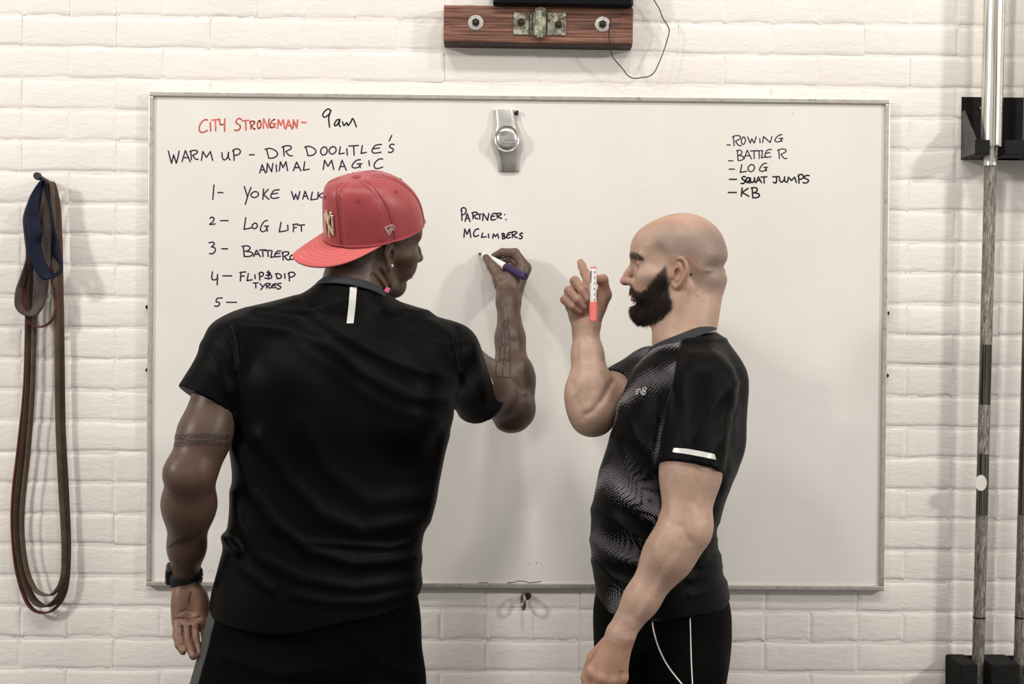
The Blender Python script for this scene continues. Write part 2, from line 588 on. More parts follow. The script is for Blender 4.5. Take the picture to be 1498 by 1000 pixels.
W_('handwriting', 'dark handwriting MCLIMBERS', (660, 290), 11.52,
   [('M', 215, 515, 332, 655), ('C', 378, 515, 462, 640), ('L', 510, 580, 590, 655), ('I', 615, 600, 645, 662), ('M', 700, 598, 802, 670), ('B', 855, 590, 912, 680), ('E', 935, 575, 1005, 668), ('R', 1015, 560, 1115, 660), ('S', 1145, 585, 1210, 680)], INK_P, 2.1)
W_('handwriting', 'dark handwriting ROWING', (1050, 185), 8.693,
   [('-', 118, 225, 160, 243), ('R', 185, 115, 300, 245), ('O', 300, 132, 352, 225), ('W', 380, 130, 488, 210), ('I', 525, 150, 548, 205), ('N', 570, 125, 690, 205), ('G', 728, 103, 830, 195)], INK_P, 1.7)
W_('handwriting', 'dark handwriting BATTLE R', (1050, 185), 8.693,
   [('-', 135, 428, 192, 442), ('B', 240, 300, 330, 430), ('A', 335, 300, 430, 410), ('T', 415, 305, 505, 405), ('T', 480, 305, 570, 405), ('L', 555, 305, 620, 395), ('E', 600, 290, 682, 392), ('R', 760, 285, 880, 408)], INK_P, 1.7)
W_('handwriting', 'dark handwriting LOG', (1050, 185), 8.693,
   [('-', 145, 532, 212, 550), ('L', 285, 485, 368, 580), ('O', 385, 482, 468, 572), ('G', 532, 465, 635, 570)], INK_K, 1.8)
W_('handwriting', 'black handwriting SQUAT JUMPS', (1050, 185), 8.693,
   [('-', 148, 662, 240, 680), ('S', 295, 635, 355, 725), ('Q', 358, 648, 408, 712), ('U', 415, 650, 482, 712), ('A', 488, 640, 558, 712), ('T', 550, 638, 625, 718), ('J', 700, 635, 775, 718), ('U', 785, 638, 868, 706),
    ('M', 885, 642, 1000, 710), ('P', 1020, 610, 1090, 720), ('S', 1085, 620, 1168, 718)], INK_K, 2.2)
W_('handwriting', 'black handwriting KB', (1050, 185), 8.693,
   [('-', 135, 828, 236, 848), ('K', 295, 780, 395, 885), ('B', 425, 775, 530, 905)], INK_K, 2.3)
# the ink lines left along the lower frame and the smudged curl above it
bm = bmesh.new()
for pts, w in (([(742, 852), (754, 851), (757, 849.5), (768, 850), (774, 852), (784, 851.3), (792, 850)], 1.1), ([(700, 851.6), (714, 852)], 0.8),
               ([(790, 823), (794, 826), (795, 832), (790, 840)], 0.35)):
    for i in range(len(pts) - 1):
        a, b = P(*pts[i], YB), P(*pts[i + 1], YB)
        h = w * 0.5 * 1.66e-3
        vs = [bm.verts.new((a[0], YB, a[2] + h)), bm.verts.new((a[0], YB, a[2] - h)), bm.verts.new((b[0], YB, b[2] - h)), bm.verts.new((b[0], YB, b[2] + h))]
        bm.faces.new(vs)
for px, py, r in ((785, 823, 1.0), (775, 823.5, .8), (1160, 166, .8), (633, 462, 1.0), (305, 836, .7), (311, 835, .6), (299, 835, .5)):
    p = P(px, py, YB)
    vs = [bm.verts.new((p[0] + r * 1.66e-3 * math.cos(t), YB, p[2] + r * 1.2e-3 * math.sin(t))) for t in np.linspace(0, 2 * math.pi, 8, endpoint=False)]
    bm.faces.new(vs)
_o = bmobj('ink_smudge', bm, INK_P, board)
_o['kind'] = 'stuff'
# ------------------------------------------------------------------ wooden mount over the board
tw = NT('old_pine', 0.55, 0, (0.2, 0.08, 0.04), 0.4)
co = tw.coord()
mp = tw.mapping(co, (1.2, 10, 26), (0, 0.012, 0))
wv = tw.noise(mp, 6.5, 5, 0.6, 0.35)
_gr = tw.noise(tw.mapping(co, (0.7, 6, 34), (0, 0.02, 0)), 7.0, 7, 0.62, 0.5)


class _W:
    outputs = {'Fac': _gr}


wl = _W
c1 = tw.ramp(wl.outputs['Fac'], [(0.36, (0.060, 0.023, 0.014)), (0.48, (0.18, 0.074, 0.045)), (0.64, (0.34, 0.165, 0.108))])
c2 = tw.ramp(wv, [(0.3, (0.35, 0.30, 0.28)), (0.6, (1, 1, 1))])
c3 = tw.mix(1.0, c1, c2, 'MULTIPLY')
dust = tw.ramp(tw.noise(tw.mapping(co, (3, 3, 8)), 9, 6, 0.75), [(0.66, (0, 0, 0)), (0.75, (1, 1, 1))])
tw.base(tw.mix(tw.math('MULTIPLY', dust, 0.55), c3, (0.60, 0.52, 0.44)))
tw.bump(wl.outputs['Fac'], 0.35, 0.0015)
M_WOOD = tw.m
M_SHADEWOOD = simple('shaded_timber_underside', (0.028, 0.014, 0.010), 0.7, nscale=40, namt=0.5)  # darkened timber colour paints in the shade on the batten's underside
M_STEELW = simple('pale_zinc_washer', (0.62, 0.60, 0.57), 0.45, 0.4, nscale=120, namt=0.25)
M_RUST = simple('rusty_bolt', (0.045, 0.026, 0.018), 0.6, 0.5, nscale=200, namt=0.6, bump=.5)
tg = NT('chipped_green_paint', 0.55, 0.1, (0.4, 0.43, 0.34))
co = tg.coord()
f = tg.noise(co, 55, 8, 0.75)
tg.base(tg.ramp(f, [(0.40, (0.05, 0.035, 0.025)), (0.50, (0.22, 0.20, 0.13)), (0.58, (0.36, 0.40, 0.31)), (0.8, (0.50, 0.53, 0.43))]))
tg.bump(f, 0.5, 0.001)
M_GREEN = tg.m

ROLLA = math.atan2(-0.0085, 1)      # the mount hangs slightly off level


def wall_frame(px0, py0, px1, py1, y):
    """centre, width, height and in-plane tilt of a rectangle whose centre line runs px0..px1"""
    a, b = P(px0, (py0[0] + py0[1]) / 2, y), P(px1, (py1[0] + py1[1]) / 2, y)
    h = abs(P(px0, py0[0], y)[2] - P(px0, py0[1], y)[2])
    c = (a + b) / 2
    return c, np.hypot(b[0] - a[0], b[2] - a[2]), h, math.atan2(b[2] - a[2], b[0] - a[0])


WD = 0.052
c, L, H, ang = wall_frame(649, (7, 61), 926, (10, 67), -WD)
c[1] = -WD / 2 - 0.001
rotW = Matrix.Rotation(-ang, 3, 'Y')
mount = thing('wall_timber', 'reddish wooden batten bolted to the wall above the whiteboard with a green metal plate', 'wooden beam', tuple(c))


def on(u, w, y):
    """a point in the batten's face frame: u right, w up, y world depth"""
    v = rotW @ Vector((u, 0, w))
    return Vector((c[0] + v.x, y, c[2] + v.z))


bm = bmesh.new()
add_box(bm, c, (L, WD, H), rotW, 0.003)
for v in bm.verts:
    v.co.z += random.uniform(-.0006, .0006)
plank = bmobj('timber', bm, M_WOOD, mount)
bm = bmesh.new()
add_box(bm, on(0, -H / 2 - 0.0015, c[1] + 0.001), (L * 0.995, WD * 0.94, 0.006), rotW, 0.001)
bmobj('shaded_underside', bm, M_SHADEWOOD, mount)
bm = bmesh.new()
add_box(bm, on(-0.03, H / 2 + 0.0008, c[1] - 0.004), (L * 0.66, WD * 0.82, 0.004), rotW, 0.001)
bmobj('paint_crust', bm, simple('old_paint', (0.55, 0.49, 0.42), 0.7, nscale=30, namt=.3), mount)


def loc_px(px, py, y):
    return P(px, py, y)


def washer_bolt(px, py, r_out, parent, wash=True):
    p = P(px, py, -WD - 0.002)
    if wash:
        bm = bmesh.new()
        add_cyl(bm, (p[0], -WD + 0.0005, p[2]), (p[0], -WD - 0.0028, p[2]), r_out, r_out * .97, 36)
        add_tube(bm, [(p[0] + r_out * .86 * math.cos(a), -WD - 0.0028, p[2] + r_out * .86 * math.sin(a)) for a in np.linspace(0, 2 * math.pi, 36, endpoint=False)], 0.0011, 6, True)
        bmobj('washer', bm, M_STEELW, parent, True)
        for f in COL.objects[-1].data.polygons:
            pass
    y0 = -WD - (0.0028 if wash else 0.0045)
    bm = bmesh.new()
    add_cyl(bm, (p[0], y0 + .001, p[2]), (p[0], y0 - 0.008, p[2]), 0.0098, 0.0094, 6)
    bolt = bmobj('bolt', bm, M_RUST, parent)
    bm = bmesh.new()
    add_cyl(bm, (p[0], y0 - 0.0079, p[2]), (p[0], y0 - 0.013, p[2]), 0.0055, 0.0048, 14)
    bmobj('bolt_end', bm, M_RUST, bolt)


washer_bolt(696, 33, 0.0185, mount)
washer_bolt(881.5, 35.5, 0.0185, mount)
# green plate: two flat wings and a raised middle strap
pc = P(789.5, 35, -WD - .002)
u0 = (Vector(pc) - Vector(c)).dot(rotW @ Vector((1, 0, 0)))
w0 = (Vector(pc) - Vector(c)).dot(rotW @ Vector((0, 0, 1)))
bm = bmesh.new()
add_box(bm, on(u0, w0, -WD - 0.0025), (0.126, 0.0045, 0.054), rotW, 0.0015)
plate = bmobj('mounting_plate', bm, M_GREEN, mount)
bm = bmesh.new()
add_box(bm, on(u0 + 0.001, w0 + 0.004, -WD - 0.008), (0.026, 0.012, 0.068), rotW, 0.004, 3)
add_cyl(bm, on(u0 + 0.001, w0 - 0.034, -WD - .009), on(u0 + .001, w0 + 0.038, -WD - .009), 0.0075, n=14)
bmobj('hinge_strap', bm, M_GREEN, mount)
bm = bmesh.new()
for du in (-0.018, -.0245, 0.0175):
    add_box(bm, on(u0 + du, w0, -WD - 0.005), (0.003, 0.004, 0.05), rotW, 0.001)
_r = bmobj('strap_rib', bm, M_RUST, mount)
_r['kind'] = 'stuff'
washer_bolt(762.5, 33, 0, mount, False)
washer_bolt(816.5, 36.5, 0, mount, False)

# dark case on top of the batten
cA, cB_ = P(721, 6, -0.075), P(927, 8, -0.075)
cw = cB_[0] - cA[0]
case = thing('wall_timer', 'black plastic case with rounded corners resting above the wooden batten at the photo top', 'timer', ((cA[0] + cB_[0]) / 2, -0.04, cA[2]))
bm = bmesh.new()
add_box(bm, ((cA[0] + cB_[0]) / 2, -0.044, cA[2] + 0.075), (cw, 0.06, 0.152), rotW, 0.008, 4)
bmobj('case', bm, simple('black_plastic', (0.003, 0.003, 0.004), 0.35, spec=.2), case, True)
bm = bmesh.new()
add_box(bm, ((cA[0] + cB_[0]) / 2, -0.0745, cA[2] + 0.075), (cw * .9, 0.003, 0.12), rotW, 0.001)
bmobj('screen', bm, simple('navy_glass', (0.004, 0.005, 0.028), 0.1), case)
bm = bmesh.new()
add_box(bm, ((cA[0] + cB_[0]) / 2, -0.008, cA[2] + 0.08), (cw * .5, 0.016, 0.06))
bmobj('wall_bracket', bm, M_DARKMETAL, case)

# thin black cable
pts = [(913, 4, -.060), (905, 12, -.062), (897, 17, -.066), (893, 30, -.068), (891, 46, -.063), (892.5, 64, -.058), (896, 82, -.05), (905, 94, -.045), (912, 102, -.042), (918, 110, -.04), (927, 114.5, -.04),
       (938, 113.5, -.04), (948, 112, -.04), (957, 106, -.04), (964, 92, -.038), (970, 77, -.035), (975, 62, -.032), (979, 46, -.03), (977, 38, -.03), (970, 27, -.03), (965, 14, -.03), (959, 4, -.03), (953, -6, -.035), (946, -18, -.045), (925, -22, -.05)]
bm = bmesh.new()
add_tube(bm, smooth_path([P(*p) for p in pts], 5), 0.00135, 8)
tag(bmobj('power_cable', bm, simple('black_cable', (0.008, 0.008, 0.008), 0.45), None, True), 'thin black cable looping down to the right of the wooden batten', 'cable')

# ------------------------------------------------------------------ magnetic clip on the board
tm = NT('silver_plastic', 0.30, 0.88, (0.62, 0.60, 0.57))
co = tm.coord()
tm.base(tm.ramp(tm.noise(co, 40, 4), [(0.3, (0.50, 0.48, 0.45)), (0.7, (0.66, 0.64, 0.61))]))
MS = tm.m
cc = P(742, 205, -.02)
clip = thing('magnetic_clip', 'silver magnetic clip with a round boss holding onto the top middle of the whiteboard', 'clip', (cc[0], -.0153, P(742, 251, -.02)[2]))
# outline half widths along the length (photo pixels), swept over a domed profile
prof = [(160, 721.5, 754.5), (168, 722.2, 755.2), (178, 723, 757), (186, 722, 759.5), (194, 720, 763), (204, 718.5, 765.3), (212, 720, 765), (220, 723, 763.5), (228, 726, 761.5), (236, 727.5, 760.5), (244, 728.5, 760), (250, 729.2, 760)]
bm = bmesh.new()
rows = []
for j, (py, a, b) in enumerate(prof):
    t = j / (len(prof) - 1)
    dpt = float(np.interp(t, [0, .15, .4, .55, 1], [.013, .018, .024, .0235, .0085]))
    row = []
    nn = 12
    for k in range(nn + 1):
        s = k / nn
        px = a + (b - a) * s
        e = 1 - abs(2 * s - 1) ** 9
        p = P(px, py, -0.0153 - dpt)
        row.append(bm.verts.new((p[0], -0.0153 - dpt * (0.35 + 0.65 * e) + 0.003 * (2 * s - 1) ** 2, p[2])))
    bk = [bm.verts.new((row[-1].co.x, -0.0154, row[-1].co.z)), bm.verts.new((row[0].co.x, -0.0154, row[0].co.z))]
    rows.append(row + bk)
nn = len(rows[0])
for j in range(len(rows) - 1):
    for k in range(nn):
        bm.faces.new((rows[j][k], rows[j + 1][k], rows[j + 1][(k + 1) % nn], rows[j][(k + 1) % nn]))
bm.faces.new(rows[0])
bm.faces.new(rows[-1][::-1])
bmesh.ops.recalc_face_normals(bm, faces=bm.faces)
bmobj('clip_body', bm, MS, clip, True)
bc = P(741.5, 203, -.042)
bm = bmesh.new()
N = 40
radii = [(0.0305 * .98, -.034), (0.0305, -.0405), (0.0290, -.0425), (0.0265, -.0410), (0.0262, -.0395), (0.0245, -.0395)]
rings = []
for r, y in radii:
    r *= 1.0
    rings.append([bm.verts.new((bc[0] + r * math.cos(2 * math.pi * k / N), y, bc[2] + r * 1.06 * math.sin(2 * math.pi * k / N))) for k in range(N)])
for i in range(len(rings) - 1):
    for k in range(N):
        bm.faces.new((rings[i][k], rings[i][(k + 1) % N], rings[i + 1][(k + 1) % N], rings[i + 1][k]))
bm.faces.new(rings[-1])
bmesh.ops.recalc_face_normals(bm, faces=bm.faces)
bmobj('boss_ring', bm, MS, clip, True)
bm = bmesh.new()
rings = []
for r, y in ((.0240, -.039), (.0240, -.0430), (.0222, -.0446), (.015, -.0456), (.002, -.0459)):
    rings.append([bm.verts.new((bc[0] + r * math.cos(2 * math.pi * k / N), y, bc[2] + r * 1.06 * math.sin(2 * math.pi * k / N))) for k in range(N)])
for i in range(len(rings) - 1):
    for k in range(N):
        bm.faces.new((rings[i][k], rings[i][(k + 1) % N], rings[i + 1][(k + 1) % N], rings[i + 1][k]))
bm.faces.new(rings[-1])
bmesh.ops.recalc_face_normals(bm, faces=bm.faces)
disc = bmobj('boss_disc', bm, MS, clip, True)
# embossed print on the disc: swirl and two short lines
bm = bmesh.new()
ink = simple('grey_emboss', (0.08, 0.07, 0.06), 0.5, 0.3)
sx, sy = 7.69, 7.69
for pts in ([(285, 445), (300, 425), (330, 408), (370, 402), (405, 415), (400, 435), (365, 443), (320, 440), (300, 445)], [(330, 425), (350, 415), (385, 418), (380, 432), (345, 434), (330, 425)]):
    add_tube(bm, smooth_path([P(690 + x / sx, 140 + y / sy, -.0455) for x, y in pts], 4), 0.0006, 5)
for x0, x1, y, n in ((365, 495, 500, 9), (340, 495, 538, 12)):
    for k in range(n):
        a = x0 + (x1 - x0) * k / n
        b = a + (x1 - x0) / n * 0.65
        pa, pb = P(690 + a / sx, 140 + (y + random.uniform(-6, 2)) / sy, -.0456), P(690 + b / sx, 140 + (y + random.uniform(0, 6)) / sy, -.0456)
        add_tube(bm, [pa, pb], 0.0006, 5)
e_ = bmobj('embossed_print', bm, ink, disc)
e_['kind'] = 'stuff'
bm = bmesh.new()
p = P(756, 165, -.02)
add_box(bm, (p[0] + .001, -.022, p[2]), (0.006, 0.011, 0.010), bevel=.001)
bmobj('clip_pad', bm, M_DARKMETAL, clip)

# ------------------------------------------------------------------ eye bolt under the board
eb = P(768, 874, -.02)
eye = thing('eye_bolt', 'small steel eye bolt screwed into the wall just under the whiteboard', 'eye bolt', (eb[0], -.001, eb[2]))
M_BSTEEL = simple('tarnished_steel', (0.28, 0.25, 0.21), 0.28, 0.9, nscale=90, namt=.5)
bm = bmesh.new()
a_ = P(773, 871, 0)
add_cyl(bm, (a_[0], 0.006, a_[2]), (a_[0] - .004, -0.018, a_[2]), 0.0085, 0.0078, 18)
bmobj('bolt_shank', bm, M_RUST, eye, True)
bm = bmesh.new()
ctr = P(765.5, 880, -.032)
ring = []
for k in range(28):
    t = 2 * math.pi * k / 28
    ring.append((ctr[0] + 0.0035 * math.cos(t) , -.030 - .015 * math.cos(t) * .9, ctr[2] + 0.0185 * math.sin(t)))
add_tube(bm, ring, 0.0036, 10, True)
bmobj('ring', bm, M_BSTEEL, eye, True)

# ------------------------------------------------------------------ resistance bands on a wall peg
peg = P(68, 268, 0)
pegt = thing('wall_peg', 'small black peg in the brick wall carrying the exercise bands', 'peg', (peg[0], -.001, peg[2]))
bm = bmesh.new()
add_cyl(bm, (peg[0], 0.004, peg[2] + .004), (peg[0] + .001, -0.070, peg[2] + .010), 0.0065, 0.0062, 16)
bmobj('peg_rod', bm, simple('black_rubber_peg', (0.012, 0.011, 0.011), 0.5), pegt, True)
bm = bmesh.new()
add_cyl(bm, (peg[0] + .001, -0.068, peg[2] + .010), (peg[0] + .001, -0.078, peg[2] + .0105), 0.0095, 0.0085, 18)
bmobj('peg_cap', bm, simple('black_rubber_cap', (0.012, 0.011, 0.011), 0.5), pegt, True)


def rubber(name, col, amt=.25):
    t = NT(name, 0.62, 0, col, 0.2)
    co = t.coord()
    t.base(t.ramp(t.noise(co, 35, 5), [(0.3, tuple(v * (1 - amt) for v in col)), (0.7, tuple(v * (1 + amt) for v in col))]))
    t.bump(t.noise(co, 260, 4), 0.25, .0006)
    return t.m


def strip(name, path, w, th, mat, label, group=None, closed=True, wdir=(0, 1, 0), sub=6):
    """flat rubber band: rectangular section along the path, w along wdir"""
    pts = [Vector(p) for p in smooth_path(path, sub, closed)]
    N = len(pts)
    bm = bmesh.new()
    rows = []
    for i, p in enumerate(pts):
        t = (pts[(i + 1) % N] - pts[i - 1]) if closed else (pts[min(i + 1, N - 1)] - pts[max(i - 1, 0)])
        t.normalize()
        d = Vector(wdir) if not callable(wdir) else Vector(wdir(i / N))
        d = (d - t * d.dot(t)).normalized()
        n = t.cross(d)
        rows.append([bm.verts.new(p + d * (a * w / 2) + n * (b * th / 2)) for a, b in ((-1, -.6), (-.8, -1), (.8, -1), (1, -.6), (1, .6), (.8, 1), (-.8, 1), (-1, .6))])
    M = N if closed else N - 1
    for i in range(M):
        a, b = rows[i], rows[(i + 1) % N]
        for k in range(8):
            bm.faces.new((a[k], a[(k + 1) % 8], b[(k + 1) % 8], b[k]))
    if not closed:
        bm.faces.new(rows[0][::-1])
        bm.faces.new(rows[-1])
    o = bmobj(name, bm, mat, None, True)
    tag(o, label, 'exercise band', group)
    return o


B_TAN = rubber('tan_rubber', (0.115, 0.078, 0.054))
B_TAN2 = rubber('olive_brown_rubber', (0.062, 0.043, 0.030))
B_RED = rubber('rust_red_rubber', (0.11, 0.036, 0.025))
PB = lambda x, y, d: P(x, y, d)
ang_ = lambda s: (0.55, 0.83, 0)
strip('exercise_band', [PB(74, 267, -.028), PB(62, 272, -.028), PB(50, 300, -.026), PB(42, 360, -.022), PB(40, 450, -.02), PB(37, 560, -.02), PB(28, 650, -.02), PB(20, 720, -.02), PB(19, 780, -.02), PB(26, 840, -.022), PB(42, 884, -.024),
                        PB(62, 896, -.026), PB(82, 888, -.024), PB(97, 860, -.022), PB(101, 800, -.02), PB(98, 720, -.02), PB(93, 620, -.02), PB(91, 480, -.02), PB(88, 340, -.022), PB(84, 290, -.026)],
      0.011, 0.0045, B_RED, 'longest exercise band on the peg, rust red, hanging lowest beside the board', wdir=ang_)
strip('exercise_band', [PB(75, 268, -.038), PB(64, 275, -.038), PB(56, 310, -.036), PB(48, 380, -.03), PB(44, 470, -.028), PB(42, 560, -.028), PB(35, 650, -.028), PB(27, 720, -.028), PB(25, 780, -.028), PB(34, 840, -.03), PB(48, 875, -.032),
                        PB(66, 886, -.034), PB(84, 876, -.032), PB(95, 850, -.03), PB(97, 800, -.028), PB(95, 730, -.028), PB(90, 640, -.028), PB(87, 480, -.028), PB(83, 340, -.03), PB(81, 290, -.036)],
      0.017, 0.0045, B_TAN2, 'olive brown exercise band hanging just inside the rust red one', wdir=(0.8, 0.6, 0))
strip('exercise_band', [PB(74, 268, -.048), PB(67, 275, -.048), PB(62, 310, -.046), PB(54, 390, -.04), PB(50, 480, -.038), PB(48, 560, -.038), PB(42, 650, -.036), PB(33, 740, -.036), PB(33, 790, -.036), PB(40, 835, -.038), PB(52, 862, -.04),
                        PB(68, 870, -.042), PB(82, 864, -.04), PB(92, 840, -.038), PB(93, 790, -.036), PB(88, 700, -.036), PB(84, 600, -.036), PB(83, 470, -.036), PB(79, 340, -.04), PB(77, 290, -.044)],
      0.012, 0.0045, B_TAN, 'tan exercise band, innermost and shortest of the long hanging loops', wdir=(0.7, 0.7, 0))


def Z8(x, y, d):
    return P(10 + x / 3.845, 240 + y / 3.845, d)


def ribbon(name, A, B, dA, dB, mat, th, label, sub=5):
    """a wide soft band given by its two edges in the picture crop, each with its own depths"""
    A3 = smooth_path([Z8(a[0], a[1], d) for a, d in zip(A, dA)], sub)
    B3 = smooth_path([Z8(a[0], a[1], d) for a, d in zip(B, dB)], sub)
    bm = bmesh.new()
    rows = []
    for a, b in zip(A3, B3):
        rows.append([bm.verts.new(a + (b - a) * s) for s in np.linspace(0, 1, 5)])
    for i in range(len(rows) - 1):
        for k in range(4):
            bm.faces.new((rows[i][k], rows[i][k + 1], rows[i + 1][k + 1], rows[i + 1][k]))
    o = bmobj(name, bm, mat, None, True)
    md = o.modifiers.new('s', 'SOLIDIFY')
    md.thickness = th
    md.offset = 0
    tag(o, label, 'exercise band')
    return o


navyA = [(212, 96), (190, 95), (125, 190), (104, 300), (110, 400), (122, 500), (150, 580), (195, 645), (245, 642), (290, 622), (311, 585), (300, 500), (280, 410), (262, 330), (240, 210), (216, 100)]
navyB = [(218, 100), (208, 98), (184, 200), (184, 300), (202, 385), (192, 440), (212, 530), (238, 590), (262, 618), (284, 606), (302, 570), (252, 500), (243, 420), (252, 330), (232, 210), (212, 106)]
dA = [-.07, -.078, -.088, -.092, -.094, -.094, -.094, -.094, -.092, -.085, -.078, -.070, -.066, -.064, -.064, -.070]
dB = [-.05, -.056, -.080, -.084, -.090, -.084, -.084, -.082, -.078, -.070, -.060, -.052, -.050, -.048, -.046, -.052]
ribbon('exercise_band', navyA, navyB, dA, dB, rubber('navy_rubber', (0.0035, 0.007, 0.021)), 0.004, 'short wide navy blue exercise band looped in front of the others on the peg')
tpA = [(205, 104), (196, 200), (198, 330), (194, 450), (176, 540), (150, 600), (152, 690), (156, 760), (140, 812), (118, 832), (96, 812), (86, 770), (92, 710), (112, 640), (126, 540), (116, 400), (112, 300), (142, 200), (196, 106)]
tpB = [(222, 108), (244, 200), (264, 310), (250, 430), (246, 540), (240, 620), (228, 720), (206, 800), (165, 850), (118, 854), (72, 834), (44, 790), (50, 705), (80, 620), (110, 520), (100, 400), (92, 300), (128, 200), (188, 104)]
dA = [-.062, -.060, -.060, -.060, -.060, -.058, -.058, -.056, -.056, -.056, -.056, -.056, -.054, -.052, -.050, -.048, -.048, -.048, -.056]
dB = [-.062, -.056, -.056, -.056, -.056, -.058, -.060, -.062, -.064, -.066, -.066, -.066, -.064, -.062, -.060, -.058, -.056, -.056, -.060]
ribbon('exercise_band', tpA, tpB, dA, dB, rubber('taupe_rubber', (0.070, 0.050, 0.047)), 0.004, 'wide grey taupe exercise band hanging behind the navy one')
strip('exercise_band', [Z8(210, 112, -.045), Z8(150, 200, -.044), Z8(125, 350, -.042), Z8(124, 520, -.042), Z8(108, 660, -.048), Z8(95, 770, -.048), Z8(112, 860, -.048), Z8(150, 905, -.048), Z8(195, 914, -.048), Z8(245, 886, -.048),
                        Z8(272, 830, -.046), Z8(274, 740, -.044), Z8(256, 640, -.042), Z8(244, 540, -.04), Z8(262, 350, -.04), Z8(240, 180, -.042)], 0.009, 0.004, B_RED, 'thin dark red exercise band in a short loop behind the taupe one',
      wdir=lambda s: (0.45, 0.85, 0))

# ------------------------------------------------------------------ barbells and their wall holders
M_RACK = simple('matt_black_steel', (0.005, 0.0048, 0.0045), 0.55, 0.0, 0.2, nscale=80, namt=.3)
tc = NT('chrome_painted_reflections', 0.25, 0.75, (0.72, 0.69, 0.62))
co = tc.coord()
sc_ = tc.noise(tc.mapping(co, (42, 42, 0.25)), 5, 3, 0.6)
tc.base(tc.ramp(sc_, [(0.36, (0.10, 0.09, 0.07)), (0.44, (0.55, 0.52, 0.45)), (0.56, (0.92, 0.90, 0.84)), (0.66, (0.40, 0.38, 0.33))]))  # stretched noise puts bright and dark reflection bands into the chrome's colour
M_CHROME = tc.m
tk = NT('knurled_steel', 0.5, 0.75, (0.4, 0.37, 0.32))
co = tk.coord()
rs = tk.noise(tk.mapping(co, (30, 30, 5)), 8, 7, 0.75)
tk.base(tk.ramp(rs, [(0.36, (0.07, 0.06, 0.05)), (0.5, (0.26, 0.235, 0.20)), (0.66, (0.50, 0.47, 0.41))]))
vk = tk.n('ShaderNodeTexVoronoi')
vk.inputs['Scale'].default_value = 620
tk.l(co, vk.inputs['Vector'])
tk.bump(vk.outputs['Distance'], 0.9, .001)
M_KNURL = tk.m
td = NT('dark_polished_steel', 0.2, 0.95, (0.16, 0.15, 0.12))
co = td.coord()
td.base(td.ramp(td.noise(td.mapping(co, (90, 90, .5)), 6, 3), [(0.4, (0.05, 0.045, 0.035)), (0.6, (0.22, 0.21, 0.17))]))
M_DSTEEL = td.m


def barbell(top_px, mid_px, y, label, cuts, sleeve_end):
    """vertical bar through (top_px) and (mid_px); cuts = [(photo row where the finish changes, part name, material)]"""
    A, B = P(*top_px, y), P(*mid_px, y)
    d = (B - A) / (B[2] - A[2])

    def atz(z):
        return tuple(A + d * (z - A[2]))

    def zrow(py):
        for_ = A + (B - A) * ((py - top_px[1]) / (mid_px[1] - top_px[1]))
        return for_[2]
    zb = 0.02
    t = thing('barbell', label, 'barbell', atz(zb))
    # sleeve on top
    bm = bmesh.new()
    z1 = zrow(sleeve_end)
    add_cyl(bm, atz(z1), atz(2.62), 0.025, n=32)
    add_tube(bm, [atz(2.615), atz(2.625)], 0.0255, 32)
    bmobj('sleeve', bm, M_CHROME, t, True)
    bm = bmesh.new()
    add_cyl(bm, atz(z1 - .045), atz(z1), 0.0165, 0.0165, n=28)
    bmobj('sleeve_collar', bm, M_CHROME, t, True)
    zz = z1 - .04
    for py, nm, mt in cuts:
        z2 = zrow(py) if py else 0.45
        bm = bmesh.new()
        add_cyl(bm, atz(z2), atz(zz), 0.0143, n=28)
        bmobj(nm, bm, mt, t, True)
        zz = z2
    bm = bmesh.new()
    add_cyl(bm, atz(0.42), atz(0.455), 0.035, n=28)
    bmobj('collar', bm, M_CHROME, t, True)
    bm = bmesh.new()
    add_cyl(bm, atz(zb), atz(0.425), 0.025, n=28)
    bmobj('sleeve', bm, M_CHROME, t, True)
    bm = bmesh.new()
    zr = zrow(902)
    add_cyl(bm, atz(zr - .002), atz(zr + .002), 0.0149, n=28)
    bmobj('knurl_ring', bm, M_DARKMETAL, t, True)
    return t


for o in ():
    pass
barbell((1455, 0), (1431, 960), -.062, 'steel barbell standing upright in the black wall holders, wholly in view at right', [(502, 'knurled_shaft', M_KNURL), (590, 'smooth_shaft', M_DSTEEL), (662, 'knurled_shaft', M_KNURL), (752, 'smooth_shaft', M_DSTEEL), (None, 'knurled_shaft', M_KNURL)], 214)
barbell((1517, 0), (1492, 960), -.062, 'second steel barbell at the right edge of the photo, half cut off by the frame', [(440, 'knurled_shaft', M_KNURL), (752, 'smooth_shaft', M_DSTEEL), (None, 'knurled_shaft', M_KNURL)], 214)
# round sticker on the first bar
sp = P(1435.5, 706, -.078)
bm = bmesh.new()
vs = [bm.verts.new((sp[0] - .0010 + .0140 * math.cos(t), sp[1] - .001, sp[2] + .0190 * math.sin(t))) for t in np.linspace(0, 2 * math.pi, 28, endpoint=False)]
f_ = bm.faces.new(vs)
r_ = bmesh.ops.extrude_face_region(bm, geom=[f_])
bmesh.ops.translate(bm, vec=(0, .0016, 0), verts=[g for g in r_['geom'] if isinstance(g, bmesh.types.BMVert)])
bmesh.ops.recalc_face_normals(bm, faces=bm.faces)
o = bmobj('sticker', bm, simple('white_sticker', (0.80, 0.76, 0.69), 0.5, nscale=60, namt=.1))
tag(o, 'white round sticker stuck to the barbell standing in the holder', 'sticker')

# upper holder
ur = P(1405, 235, 0)
ut = P(1405, 142, 0)
rk = thing('barbell_holder', 'upper black steel wall holder with a slotted front lip around the barbells', 'holder', (1.3, 0, ur[2]))
zb, zt, xl, xr = ur[2] + .002, ut[2], ur[0], 1.62
D = 0.108


